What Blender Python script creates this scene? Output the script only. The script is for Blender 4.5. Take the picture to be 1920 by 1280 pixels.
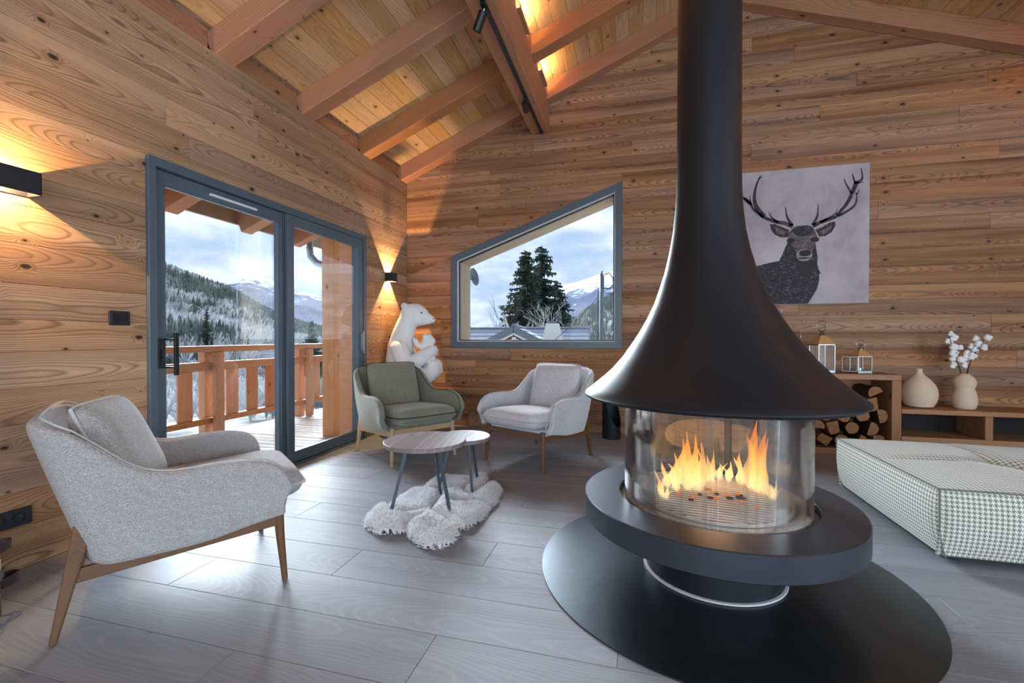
import bpy, bmesh, math, random
import numpy as np
from mathutils import Vector, Matrix, noise as mnoise

for o in list(bpy.data.objects):
    bpy.data.objects.remove(o)
SC = bpy.context.scene
COL = SC.collection
R = math.radians
random.seed(7)
NPR = np.random.RandomState(7)

# ------------------------------------------------------------------ camera
cam_d = bpy.data.cameras.new('camera')
cam_d.sensor_width = 36.0
cam_d.lens = 15.8745
cam_d.clip_start = 0.05
cam_d.clip_end = 9000
cam = bpy.data.objects.new('camera', cam_d)
cam.location = (2.8193, -5.2920, 1.1067)
cam.rotation_euler = (R(90 - 0.605), 0, R(14.958))
COL.objects.link(cam)
SC.camera = cam

# ------------------------------------------------------------------ exposure
SC.view_settings.view_transform = 'Standard'
SC.view_settings.look = 'None'
SC.view_settings.gamma = 1.0
SC.view_settings.use_curve_mapping = False
SC.view_settings.exposure = 0.18
SC.cycles.transparent_max_bounces = 64

# ------------------------------------------------------------------ world: broken cloud over pale blue
W = bpy.data.worlds.new('sky')
SC.world = W
W.use_nodes = True
wt = W.node_tree
for n in list(wt.nodes):
    wt.nodes.remove(n)
tc = wt.nodes.new('ShaderNodeTexCoord')
mp = wt.nodes.new('ShaderNodeMapping'); mp.inputs['Scale'].default_value = (1.0, 1.0, 2.6)
nz = wt.nodes.new('ShaderNodeTexNoise'); nz.inputs['Scale'].default_value = 4.2
nz.inputs['Detail'].default_value = 7; nz.inputs['Roughness'].default_value = 0.56
cr = wt.nodes.new('ShaderNodeValToRGB')
e = cr.color_ramp.elements
e[0].position = 0.36; e[0].color = (0.33, 0.46, 0.66, 1)
e[1].position = 0.66; e[1].color = (0.92, 0.95, 1.0, 1)
e.new(0.45).color = (0.42, 0.52, 0.68, 1)
e.new(0.55).color = (0.62, 0.70, 0.82, 1)
bgd = wt.nodes.new('ShaderNodeBackground'); bgd.inputs['Strength'].default_value = 1.35
wo = wt.nodes.new('ShaderNodeOutputWorld')
wt.links.new(tc.outputs['Generated'], mp.inputs['Vector'])
wt.links.new(mp.outputs['Vector'], nz.inputs['Vector'])
wt.links.new(nz.outputs['Fac'], cr.inputs['Fac'])
wt.links.new(cr.outputs['Color'], bgd.inputs['Color'])
wt.links.new(bgd.outputs['Background'], wo.inputs['Surface'])

# ------------------------------------------------------------------ sun behind thin cloud (very soft), through the glazed door
def lamp(name, kind, loc, rot=None, to=None, **kw):
    d = bpy.data.lights.new(name, kind)
    for k, v in kw.items():
        setattr(d, k, v)
    o = bpy.data.objects.new(name, d)
    o.location = loc
    if to is not None:
        o.rotation_euler = (Vector(to) - Vector(loc)).to_track_quat('-Z', 'Y').to_euler()
    elif rot:
        o.rotation_euler = rot
    COL.objects.link(o)
    return o
lamp('sun', 'SUN', (-20, 12, 15), to=(-20 + 0.62, 12 - 0.78, 15 - 0.29), energy=33.0, angle=R(50), color=(0.82, 0.91, 1.0))
# fill lamps added as daylight, at assumed openings of the unseen rear and right walls
lamp('fill_rear', 'AREA', (4.2, -9.2, 1.45), to=(4.0, 0, 1.35), energy=228, shape='RECTANGLE', size=6.6, size_y=2.3, color=(0.78, 0.89, 1.0))
lamp('fill_right', 'AREA', (8.55, -6.2, 1.4), to=(0, -5.6, 1.0), energy=205, shape='RECTANGLE', size=4.4, size_y=2.2, color=(0.78, 0.90, 1.0))

# ------------------------------------------------------------------ helpers
def link(o, parent=None):
    COL.objects.link(o)
    if parent is not None:
        o.parent = parent
    return o

def tag(o, label=None, cat=None, group=None, kind=None):
    if label: o['label'] = label
    if cat: o['category'] = cat
    if group: o['group'] = group
    if kind: o['kind'] = kind
    return o

def empty(name, loc=(0, 0, 0), rz=0.0):
    o = bpy.data.objects.new(name, None)
    o.empty_display_size = 0.1
    o.location = loc
    o.rotation_euler = (0, 0, rz)
    return link(o)

def mesh_obj(name, verts, faces, mat=None, parent=None, smooth=False, loc=None, matrix=None):
    me = bpy.data.meshes.new(name)
    me.from_pydata([tuple(v) for v in verts], [], faces)
    if mat: me.materials.append(mat)
    if smooth:
        me.polygons.foreach_set('use_smooth', [True] * len(me.polygons))
    me.update()
    o = bpy.data.objects.new(name, me)
    if matrix is not None: o.matrix_basis = matrix
    if loc is not None: o.location = loc
    return link(o, parent)

class MB:
    """collects simple shapes into one mesh"""
    def __init__(s):
        s.v = []; s.f = []; s.sm = []; s.mi = []
    def add(s, vs, fs, smooth=False, mi=0):
        b = len(s.v)
        s.v += [tuple(x) for x in vs]
        for f in fs:
            s.f.append(tuple(i + b for i in f)); s.sm.append(smooth); s.mi.append(mi)
        return s
    def box(s, lo, hi, mi=0):
        x0, y0, z0 = lo; x1, y1, z1 = hi
        return s.add([(x0,y0,z0),(x1,y0,z0),(x1,y1,z0),(x0,y1,z0),(x0,y0,z1),(x1,y0,z1),(x1,y1,z1),(x0,y1,z1)],
                     [(0,3,2,1),(4,5,6,7),(0,1,5,4),(1,2,6,5),(2,3,7,6),(3,0,4,7)], mi=mi)
    def beam(s, p0, p1, w, h, up=(0, 0, 1), w1=None, h1=None, mi=0):
        p0 = Vector(p0); p1 = Vector(p1); d = (p1 - p0).normalized()
        sx = d.cross(Vector(up)).normalized(); sy = sx.cross(d).normalized()
        w1 = w if w1 is None else w1; h1 = h if h1 is None else h1
        vs = []
        for p, a, b in ((p0, w, h), (p1, w1, h1)):
            for i, j in ((-1,-1),(1,-1),(1,1),(-1,1)):
                vs.append(p + sx*i*a/2 + sy*j*b/2)
        return s.add(vs, [(0,1,2,3),(7,6,5,4),(0,4,5,1),(1,5,6,2),(2,6,7,3),(3,7,4,0)], mi=mi)
    def tube(s, pts, r, n=10, caps=True, smooth=True, mi=0):
        pts = [Vector(p) for p in pts]
        rs = r if isinstance(r, (list, tuple)) else [r] * len(pts)
        vs = []; prev = None
        for i, p in enumerate(pts):
            if i == 0: d = pts[1] - pts[0]
            elif i == len(pts) - 1: d = pts[-1] - pts[-2]
            else: d = (pts[i+1] - pts[i]).normalized() + (pts[i] - pts[i-1]).normalized()
            d.normalize()
            if prev is None:
                a = Vector((0, 0, 1)) if abs(d.z) < 0.9 else Vector((1, 0, 0))
                u = d.cross(a).normalized()
            else:
                u = (prev - d * prev.dot(d)).normalized()
            prev = u; w = d.cross(u)
            for k in range(n):
                t = 2 * math.pi * k / n
                vs.append(p + (u * math.cos(t) + w * math.sin(t)) * rs[i])
        fs = []
        for i in range(len(pts) - 1):
            for k in range(n):
                a = i*n + k; b = i*n + (k+1) % n
                fs.append((a, b, b + n, a + n))
        s.add(vs, fs, smooth, mi)
        if caps:
            b = len(s.v) - len(vs)
            s.f.append(tuple(b + k for k in reversed(range(n)))); s.sm.append(False); s.mi.append(mi)
            s.f.append(tuple(b + (len(pts)-1)*n + k for k in range(n))); s.sm.append(False); s.mi.append(mi)
        return s
    def lathe(s, prof, n=48, c=(0, 0), close=False, smooth=True, shift=None, mi=0, a0=0, a1=2*math.pi):
        full = abs(a1 - a0 - 2*math.pi) < 1e-6
        m = n if full else n + 1
        vs = []
        for r, z in prof:
            sx, sy = shift(z) if shift else (0, 0)
            for k in range(m):
                t = a0 + (a1 - a0) * k / n
                vs.append((c[0] + sx + r*math.cos(t), c[1] + sy + r*math.sin(t), z))
        fs = []
        np_ = len(prof)
        for i in range(np_ if close else np_ - 1):
            j = (i + 1) % np_
            for k in range(n):
                k2 = (k + 1) % m
                fs.append((i*m + k, i*m + k2, j*m + k2, j*m + k))
        return s.add(vs, fs, smooth, mi)
    def prism(s, poly, axis, a, b, mi=0):
        """poly: 2D points, extruded along axis (0,1,2) from a to b"""
        def P(q, t):
            if axis == 0: return (t, q[0], q[1])
            if axis == 1: return (q[0], t, q[1])
            return (q[0], q[1], t)
        n = len(poly)
        vs = [P(q, a) for q in poly] + [P(q, b) for q in poly]
        fs = [tuple(reversed(range(n))), tuple(range(n, 2*n))]
        for i in range(n):
            j = (i + 1) % n
            fs.append((i, j, n + j, n + i))
        return s.add(vs, fs, mi=mi)
    def sphere(s, c, r, n=12, m=8, smooth=True, mi=0):
        rx, ry, rz = r if isinstance(r, (tuple, list)) else (r, r, r)
        vs = [(c[0], c[1], c[2] - rz)]
        for i in range(1, m):
            p = math.pi * i / m - math.pi/2
            for k in range(n):
                t = 2*math.pi*k/n
                vs.append((c[0] + rx*math.cos(p)*math.cos(t), c[1] + ry*math.cos(p)*math.sin(t), c[2] + rz*math.sin(p)))
        vs.append((c[0], c[1], c[2] + rz))
        fs = [(0, 1 + (k+1) % n, 1 + k) for k in range(n)]
        for i in range(m - 2):
            for k in range(n):
                a = 1 + i*n + k; b = 1 + i*n + (k+1) % n
                fs.append((a, b, b + n, a + n))
        t = len(vs) - 1
        fs += [(t, 1 + (m-2)*n + k, 1 + (m-2)*n + (k+1) % n) for k in range(n)]
        return s.add(vs, fs, smooth, mi)
    def build(s, name, mat, parent=None, bevel=0, seg=2, fix=True, subsurf=0, loc=None):
        me = bpy.data.meshes.new(name)
        me.from_pydata(s.v, [], s.f)
        mats = mat if isinstance(mat, (list, tuple)) else [mat]
        for m in mats: me.materials.append(m)
        me.polygons.foreach_set('use_smooth', s.sm)
        me.polygons.foreach_set('material_index', s.mi)
        me.update()
        if any(s.sm): me.set_sharp_from_angle(angle=R(38))
        if fix:
            bm = bmesh.new(); bm.from_mesh(me)
            bmesh.ops.recalc_face_normals(bm, faces=bm.faces)
            bm.to_mesh(me); bm.free()
        o = bpy.data.objects.new(name, me)
        if loc is not None: o.location = loc
        if bevel:
            b = o.modifiers.new('bevel', 'BEVEL'); b.width = bevel; b.segments = seg; b.limit_method = 'ANGLE'; b.angle_limit = R(40)
            b.harden_normals = False
        if subsurf:
            m = o.modifiers.new('sub', 'SUBSURF'); m.levels = subsurf; m.render_levels = subsurf
        return link(o, parent)

def copy_tree(o, parent=None):
    c = o.copy()
    COL.objects.link(c)
    if parent is not None: c.parent = parent
    for ch in list(o.children):
        copy_tree(ch, c)
    return c

def frame_matrix(origin, X, Y, Z):
    m = Matrix.Identity(4)
    for i, v in enumerate((X, Y, Z)):
        for k in range(3): m[k][i] = v[k]
    for k in range(3): m[k][3] = origin[k]
    return m

# ---- convex polygon helpers (plank clipping)
def clip_half(poly, a, b, keep_left=True):
    """keep the part of poly on the left (or right) of directed line a->b"""
    out = []; n = len(poly)
    def side(p):
        d = (b[0]-a[0])*(p[1]-a[1]) - (b[1]-a[1])*(p[0]-a[0])
        return d if keep_left else -d
    for i in range(n):
        p, q = poly[i], poly[(i+1) % n]
        sp, sq = side(p), side(q)
        if sp >= 0: out.append(p)
        if (sp > 0 and sq < 0) or (sp < 0 and sq > 0):
            t = sp / (sp - sq)
            out.append((p[0] + (q[0]-p[0])*t, p[1] + (q[1]-p[1])*t))
    return out
def area(poly):
    return 0.5 * sum(poly[i][0]*poly[(i+1) % len(poly)][1] - poly[(i+1) % len(poly)][0]*poly[i][1] for i in range(len(poly))) if len(poly) > 2 else 0
def subtract(poly, hole):
    """hole: convex ccw"""
    out = []; rest = poly
    common = poly
    for i in range(len(hole)):
        common = clip_half(common, hole[i], hole[(i+1) % len(hole)], True)
    if area(common) < 1e-4: return [poly]
    for i in range(len(hole)):
        a, b = hole[i], hole[(i+1) % len(hole)]
        o = clip_half(rest, a, b, False)
        if area(o) > 2e-4: out.append(o)
        rest = clip_half(rest, a, b, True)
        if area(rest) < 1e-5: break
    return out
def inset(poly, d):
    n = len(poly); res = []
    for i in range(n):
        p0, p1, p2 = poly[i-1], poly[i], poly[(i+1) % n]
        def nrm(a, b):
            dx, dy = b[0]-a[0], b[1]-a[1]; l = math.hypot(dx, dy) or 1
            return (-dy/l, dx/l)
        n1 = nrm(p0, p1); n2 = nrm(p1, p2)
        k = 1 + n1[0]*n2[0] + n1[1]*n2[1]
        k = max(k, 0.3)
        res.append((p1[0] + (n1[0]+n2[0])*d/k, p1[1] + (n1[1]+n2[1])*d/k))
    return res
def clean(poly):
    out = []
    for p in poly:
        if not out or math.hypot(p[0]-out[-1][0], p[1]-out[-1][1]) > 1e-4: out.append(p)
    if len(out) > 1 and math.hypot(out[0][0]-out[-1][0], out[0][1]-out[-1][1]) < 1e-4: out.pop()
    return out
def plank(name, poly, M, mat, parent, thick=0.02, gap=0.0006, ch=0.0014):
    """poly in wall coordinates (u,v); front face at w=0, back at w=-thick"""
    poly = clean(poly)
    if len(poly) < 3 or area(poly) < 2e-4: return None
    cu = sum(p[0] for p in poly)/len(poly); cv = sum(p[1] for p in poly)/len(poly)
    base = inset(poly, gap); top = inset(poly, gap + ch)
    n = len(poly)
    vs = [(p[0]-cu, p[1]-cv, -thick) for p in base] + [(p[0]-cu, p[1]-cv, -ch) for p in base] + [(p[0]-cu, p[1]-cv, 0) for p in top]
    fs = [tuple(range(2*n, 3*n))]
    for i in range(n):
        j = (i+1) % n
        fs += [(i, j, n+j, n+i), (n+i, n+j, 2*n+j, 2*n+i)]
    m = M.copy()
    off = M.to_3x3() @ Vector((cu, cv, 0))
    for k in range(3): m[k][3] = M[k][3] + off[k]
    return mesh_obj(name, vs, fs, mat, parent, matrix=m)

def plank_field(name, parent, M, rows, u0, u1, lens, mat, holes=(), clips=(), thick=0.02, rnd=None, gap=0.0006, ch=0.0014, joints=None):
    rnd = rnd or random
    for ri, (v0, v1) in enumerate(rows):
        cuts = [u0]
        if joints and ri in joints:
            cuts += [c for c in joints[ri] if u0 < c < u1]
        else:
            x = u0 + rnd.uniform(0.25, 1.0) * lens[0]
            while x < u1 - 0.35:
                cuts.append(x); x += rnd.uniform(*lens)
        cuts.append(u1)
        for a, b in zip(cuts[:-1], cuts[1:]):
            polys = [[(a, v0), (b, v0), (b, v1), (a, v1)]]
            for cl in clips:
                polys = [clip_half(p, cl[0], cl[1]) for p in polys]
                polys = [p for p in polys if area(p) > 2e-4]
            for h in holes:
                nxt = []
                for p in polys: nxt += subtract(p, h)
                polys = nxt
            for p in polys:
                plank(name, p, M, mat, parent, thick, gap, ch)
# ------------------------------------------------------------------ materials
class NT:
    def __init__(s, name):
        s.m = bpy.data.materials.new(name); s.m.use_nodes = True
        s.t = s.m.node_tree
        for n in list(s.t.nodes): s.t.nodes.remove(n)
        s.out = s.t.nodes.new('ShaderNodeOutputMaterial')
    def n(s, typ, props=None, **ins):
        nd = s.t.nodes.new('ShaderNode' + typ)
        for k, v in (props or {}).items(): setattr(nd, k, v)
        for k, v in ins.items():
            key = k.replace('_', ' ') if not k.startswith('i') or not k[1:].isdigit() else int(k[1:])
            s.set(nd.inputs[key], v)
        return nd
    def set(s, sock, v):
        if isinstance(v, bpy.types.NodeSocket): s.t.links.new(v, sock)
        elif isinstance(v, bpy.types.Node): s.t.links.new(v.outputs[0], sock)
        else: sock.default_value = v
    def math(s, op, a, b=0.0, c=0.0, clamp=False):
        nd = s.t.nodes.new('ShaderNodeMath'); nd.operation = op; nd.use_clamp = clamp
        s.set(nd.inputs[0], a); s.set(nd.inputs[1], b); s.set(nd.inputs[2], c)
        return nd.outputs[0]
    def vmath(s, op, a, b=(0, 0, 0)):
        nd = s.t.nodes.new('ShaderNodeVectorMath'); nd.operation = op
        s.set(nd.inputs[0], a)
        if op == 'SCALE': s.set(nd.inputs['Scale'], b)
        else: s.set(nd.inputs[1], b)
        return nd.outputs[0]
    def mix(s, f, a, b, mode='MIX'):
        nd = s.t.nodes.new('ShaderNodeMix'); nd.data_type = 'RGBA'; nd.blend_type = mode
        s.set(nd.inputs[0], f); s.set(nd.inputs[6], a); s.set(nd.inputs[7], b)
        return nd.outputs[2]
    def ramp(s, f, stops, interp='LINEAR'):
        nd = s.t.nodes.new('ShaderNodeValToRGB'); nd.color_ramp.interpolation = interp
        el = nd.color_ramp.elements
        el[0].position = stops[0][0]; el[0].color = c4(stops[0][1])
        el[1].position = stops[-1][0]; el[1].color = c4(stops[-1][1])
        for p, c in stops[1:-1]:
            el.new(p).color = c4(c)
        s.set(nd.inputs[0], f)
        return nd.outputs[0]
    def noise(s, vec, scale, detail=2, rough=0.5, dist=0.0):
        nd = s.t.nodes.new('ShaderNodeTexNoise')
        if vec is not None: s.set(nd.inputs['Vector'], vec)
        s.set(nd.inputs['Scale'], scale); s.set(nd.inputs['Detail'], detail); s.set(nd.inputs['Roughness'], rough); s.set(nd.inputs['Distortion'], dist)
        return nd.outputs[0]
    def mapping(s, vec, scale=(1, 1, 1), loc=(0, 0, 0), rot=(0, 0, 0)):
        nd = s.t.nodes.new('ShaderNodeMapping')
        s.set(nd.inputs['Vector'], vec); s.set(nd.inputs['Scale'], scale); s.set(nd.inputs['Location'], loc); s.set(nd.inputs['Rotation'], rot)
        return nd.outputs[0]
    def obj(s): return s.t.nodes.new('ShaderNodeTexCoord').outputs['Object']
    def gen(s): return s.t.nodes.new('ShaderNodeTexCoord').outputs['Generated']
    def uv(s): return s.t.nodes.new('ShaderNodeTexCoord').outputs['UV']
    def rand(s): return s.t.nodes.new('ShaderNodeObjectInfo').outputs['Random']
    def bump(s, h, strength=0.3, dist=0.01):
        return s.n('Bump', Strength=strength, Distance=dist, Height=h).outputs[0]
    def bsdf(s, color, rough=0.5, metallic=0.0, normal=None, spec=0.5, coat=0.0, coat_rough=0.1, sheen=0.0, trans=0.0):
        nd = s.t.nodes.new('ShaderNodeBsdfPrincipled')
        s.set(nd.inputs['Base Color'], c4(color) if isinstance(color, (tuple, list)) else color)
        s.set(nd.inputs['Roughness'], rough); s.set(nd.inputs['Metallic'], metallic)
        s.set(nd.inputs['Specular IOR Level'], spec)
        if coat: s.set(nd.inputs['Coat Weight'], coat); s.set(nd.inputs['Coat Roughness'], coat_rough)
        if sheen: s.set(nd.inputs['Sheen Weight'], sheen)
        if normal is not None: s.set(nd.inputs['Normal'], normal)
        s.t.links.new(nd.outputs[0], s.out.inputs['Surface'])
        return nd
def c4(c):
    return tuple(c) + (1.0,) if len(c) == 3 else tuple(c)
def srgb(r, g, b):
    f = lambda v: (v/255/12.92) if v/255 <= 0.04045 else ((v/255 + 0.055)/1.055)**2.4
    return (f(r), f(g), f(b), 1.0)

def wood(name, light, mid, dark, ring=120, knots=0.5, rough=0.55, tint=0.22, streak=0.5, line=0.75, spec=0.35, bump=0.25, zmix=0.0, pith=0.10, finscale=1.0):
    t = NT(name)
    rd = t.rand()
    P0 = t.obj()
    off = t.n('CombineXYZ', X=t.math('MULTIPLY', rd, 71.3), Y=0.0, Z=t.math('MULTIPLY', rd, 39.7)).outputs[0]
    P = t.vmath('ADD', P0, off)
    sp = t.n('SeparateXYZ', Vector=P0)
    y = sp.outputs[1]
    if zmix: y = t.math('ADD', y, t.math('MULTIPLY', sp.outputs[2], zmix))
    # per board position of the heart
    r2 = t.math('FRACT', t.math('MULTIPLY', rd, 17.77))
    yo = t.math('MULTIPLY', t.math('SUBTRACT', r2, 0.5), 0.16)
    w1 = t.noise(t.mapping(P, (0.75, 2.2, 1.0)), 1.0, 2, 0.5)
    w2 = t.noise(t.mapping(P, (2.6, 9.0, 1.0)), 1.0, 2, 0.5)
    yy = t.math('ADD', t.math('ADD', y, yo), t.math('MULTIPLY', t.math('SUBTRACT', w1, 0.5), 0.12))
    yy = t.math('ADD', yy, t.math('MULTIPLY', t.math('SUBTRACT', w2, 0.5), 0.012))
    d0 = t.math('MULTIPLY', t.noise(t.mapping(P, (0.9, 0.0, 1.0), loc=(13, 5, 2)), 1.0, 2, 0.45), pith * 2)
    rr = t.math('SQRT', t.math('ADD', t.math('MULTIPLY', yy, yy), t.math('MULTIPLY', d0, d0)))
    # knots
    vo = t.n('TexVoronoi', {'voronoi_dimensions': '2D'}, Vector=t.mapping(P, (3.6, 6.2, 1.0)), Scale=1.0)
    vd = vo.outputs['Distance']; vc = t.n('SeparateColor', Color=vo.outputs['Color']).outputs[0]
    on = t.math('LESS_THAN', vc, knots)
    infl = t.math('MULTIPLY', t.math('SUBTRACT', 1.0, t.math('MULTIPLY', vd, 3.4), clamp=True), on)
    infl2 = t.math('MULTIPLY', infl, infl)
    rings = t.math('ADD', t.math('MULTIPLY', rr, ring), t.math('MULTIPLY', infl2, 5.0))
    saw = t.math('FRACT', rings)
    lines = t.ramp(saw, [(0.0, (0.5,)*3), (0.10, (0.0,)*3), (0.66, (0.14,)*3), (0.90, (1.0,)*3), (1.0, (0.65,)*3)])
    lsep = t.n('SeparateColor', Color=lines).outputs[0]
    # contrast of rings varies in broad bands
    band = t.noise(t.mapping(P, (0.6, 7.0, 1.0), loc=(3, 9, 1)), 1.0, 3, 0.55)
    lw = t.math('MULTIPLY', t.math('MULTIPLY', lsep, line), t.n('MapRange', Value=band, i1=0.3, i2=0.7, i3=0.35, i4=1.0).outputs[0])
    fib = t.noise(t.mapping(P, (6.0*finscale, 190.0*finscale, 60.0)), 1.0, 2, 0.6)
    st = t.noise(t.mapping(P, (0.35, 9.0, 3.0), loc=(7, 1, 4)), 1.0, 4, 0.6)
    base = t.mix(t.n('MapRange', Value=st, i1=0.38, i2=0.68, i3=0.0, i4=streak).outputs[0], light, mid)
    base = t.mix(t.math('MULTIPLY', t.math('SUBTRACT', fib, 0.35, clamp=True), 0.9), base, mid)
    col = t.mix(lw, base, dark)
    ksz = t.n('SeparateColor', Color=vo.outputs['Color']).outputs[1]
    vk = t.math('DIVIDE', vd, t.math('ADD', 0.35, t.math('MULTIPLY', t.math('MULTIPLY', ksz, ksz), 1.5)))
    kcore = t.ramp(vk, [(0.0, (1,)*3), (0.035, (0.9,)*3), (0.06, (0.0,)*3), (0.075, (0.35,)*3), (0.10, (0,)*3)])
    kf = t.math('MULTIPLY', t.n('SeparateColor', Color=kcore).outputs[0], on)
    col = t.mix(kf, col, tuple(c*0.35 for c in dark[:3]) + (1,))
    # board to board tint
    r3 = t.math('FRACT', t.math('MULTIPLY', rd, 5.31))
    val = t.math('ADD', 1.0 - tint/2, t.math('MULTIPLY', r3, tint))
    hs = t.n('HueSaturation', Color=col, Value=val, Saturation=t.math('ADD', 0.88, t.math('MULTIPLY', t.math('FRACT', t.math('MULTIPLY', rd, 29.1)), 0.24)),
             Hue=t.math('ADD', 0.496, t.math('MULTIPLY', r2, 0.008)))
    ht = t.math('ADD', t.math('MULTIPLY', lsep, -0.6), t.math('MULTIPLY', fib, 0.6))
    nb = t.bump(ht, bump, 0.002)
    t.bsdf(hs.outputs[0], t.math('ADD', rough, t.math('MULTIPLY', fib, 0.12)), normal=nb, spec=spec)
    return t.m

M = {}
M['larch'] = wood('larch_cladding', srgb(194, 157, 125), srgb(144, 107, 79), srgb(82, 55, 37), ring=135, knots=0.5, tint=0.24, streak=0.9, line=0.72)
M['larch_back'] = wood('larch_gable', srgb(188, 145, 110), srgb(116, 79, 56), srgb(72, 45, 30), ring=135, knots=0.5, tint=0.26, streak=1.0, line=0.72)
M['ceil'] = wood('spruce_ceiling', srgb(214, 178, 132), srgb(170, 126, 84), srgb(142, 98, 60), ring=80, knots=0.5, tint=0.16, streak=0.55, line=0.42)
M['beam'] = wood('larch_beam', srgb(186, 134, 100), srgb(154, 104, 72), srgb(112, 70, 46), ring=70, knots=0.3, tint=0.14, streak=0.6, line=0.5, zmix=0.8)
M['floor'] = wood('oak_floor', srgb(143, 147, 156), srgb(120, 124, 132), srgb(168, 171, 178), ring=95, knots=0.10, rough=0.46, tint=0.13, streak=0.6, line=0.36, spec=0.22, bump=0.12, pith=0.14)
M['deck'] = wood('deck_boards', srgb(196, 190, 184), srgb(160, 150, 142), srgb(116, 104, 96), ring=60, knots=0.3, tint=0.2, line=0.35, rough=0.7)
M['rail'] = wood('railing_larch', srgb(190, 138, 98), srgb(160, 104, 70), srgb(122, 74, 46), ring=80, knots=0.35, tint=0.3, line=0.5, zmix=0.7)
M['post'] = wood('post_larch', srgb(222, 164, 108), srgb(196, 110, 58), srgb(150, 78, 40), ring=90, knots=0.45, tint=0.1, line=0.6, zmix=0.9)
M['reveal'] = wood('reveal_wood', srgb(170, 152, 130), srgb(140, 120, 98), srgb(96, 80, 64), ring=70, knots=0.5, tint=0.1, line=0.4, zmix=0.8)
M['bench'] = wood('bench_wood', srgb(176, 130, 92), srgb(134, 92, 62), srgb(92, 58, 38), ring=90, knots=0.25, tint=0.16, line=0.6, zmix=0.8)
M['walnut'] = wood('walnut_legs', srgb(118, 84, 58), srgb(92, 64, 44), srgb(64, 44, 30), ring=150, knots=0.0, tint=0.06, line=0.35, zmix=0.8, rough=0.45)
M['oakleg'] = wood('pale_oak', srgb(206, 182, 150), srgb(180, 152, 120), srgb(150, 122, 92), ring=150, knots=0.0, tint=0.06, line=0.3, zmix=0.8, rough=0.45)
M['tabletop'] = wood('rosy_tabletop', srgb(148, 137, 140), srgb(118, 104, 108), srgb(188, 180, 180), ring=26, knots=0.0, tint=0.05, streak=0.9, line=0.5, rough=0.46, spec=0.32, bump=0.05, pith=0.12)

def plain(name, col, rough=0.5, metallic=0.0, spec=0.5, nscale=0, namt=0.08, bump=0.0, coat=0.0, bscale=None):
    t = NT(name)
    c = col; nb = None
    if nscale:
        f = t.noise(t.obj(), nscale, 4, 0.55)
        dk = tuple(v*(1-namt) for v in col[:3]) + (1,)
        lt = tuple(min(1, v*(1+namt)) for v in col[:3]) + (1,)
        c = t.mix(f, dk, lt)
    if bump:
        nb = t.bump(t.noise(t.obj(), bscale or nscale*3 or 60, 3, 0.6), bump, 0.004)
    t.bsdf(c, rough, metallic, nb, spec, coat=coat)
    return t.m

M['frame'] = plain('anthracite_frame', srgb(82, 97, 110), 0.36, 0.0, 0.5, 3, 0.04)
M['core'] = plain('wall_core', srgb(120, 92, 68), 0.8)
M['black'] = plain('black_metal', srgb(26, 26, 30), 0.42, 0.0, 0.5, 8, 0.1)
M['sconce'] = plain('sconce_black', srgb(30, 33, 42), 0.5)
M['hood'] = plain('hood_enamel', srgb(31, 34, 40), 0.46, 0.2, 0.35, 30, 0.05, 0.03, bscale=900)
M['ring'] = plain('hearth_ring_enamel', srgb(74, 79, 88), 0.33, 0.7, 0.55, 20, 0.05, 0.03, bscale=900)
M['plate'] = plain('steel_floor_plate', srgb(74, 82, 88), 0.30, 0.85, 0.6, 6, 0.25, 0.02, bscale=40)
M['whitering'] = plain('pale_sealing_ring', srgb(190, 194, 198), 0.4)
M['ash'] = plain('ash_bed', srgb(176, 172, 168), 0.95, 0, 0.2, 40, 0.45, 0.5, bscale=90)
M['grate'] = plain('cast_grate', srgb(186, 184, 184), 0.5, 0.2, 0.5, 30, 0.25, 0.2)
M['chrome'] = plain('polished_steel', srgb(165, 168, 172), 0.30, 1.0)
M['zinc'] = plain('zinc_pipe', srgb(140, 148, 156), 0.35, 0.9)
M['greymetal'] = plain('grey_table_leg', srgb(72, 86, 96), 0.45, 0.2)
M['white'] = plain('white_plastic', srgb(220, 224, 228), 0.5)
M['bearwhite'] = plain('bear_white', srgb(236, 236, 238), 0.8, 0, 0.25, 14, 0.06, 0.35, bscale=120)
M['blackgloss'] = plain('black_gloss', srgb(12, 12, 14), 0.15)
M['vase'] = plain('matt_clay', srgb(216, 196, 172), 0.85, 0, 0.25, 12, 0.06, 0.15, bscale=120)
M['cotton'] = plain('cotton_boll', srgb(240, 240, 240), 0.95, 0, 0.1, 60, 0.06, 0.4)
M['twig'] = plain('dark_twig', srgb(52, 34, 28), 0.8)
M['copper'] = plain('lantern_roof', srgb(212, 172, 116), 0.45, 0.35, 0.5, 25, 0.15)
M['bark'] = plain('log_bark', srgb(70, 52, 42), 0.9, 0, 0.2, 40, 0.4, 0.6)
M['logwood'] = plain('split_wood', srgb(138, 98, 68), 0.8, 0, 0.3, 26, 0.75, 0.5)
M['leather'] = plain('brown_leather', srgb(96, 58, 40), 0.45, 0, 0.5, 18, 0.25, 0.15)
M['strap'] = plain('dark_strap', srgb(40, 24, 24), 0.4, 0, 0.5)
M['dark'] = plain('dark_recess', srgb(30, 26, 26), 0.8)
M['concrete'] = plain('plinth', srgb(196, 192, 188), 0.8, 0, 0.3, 20, 0.06)

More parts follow.
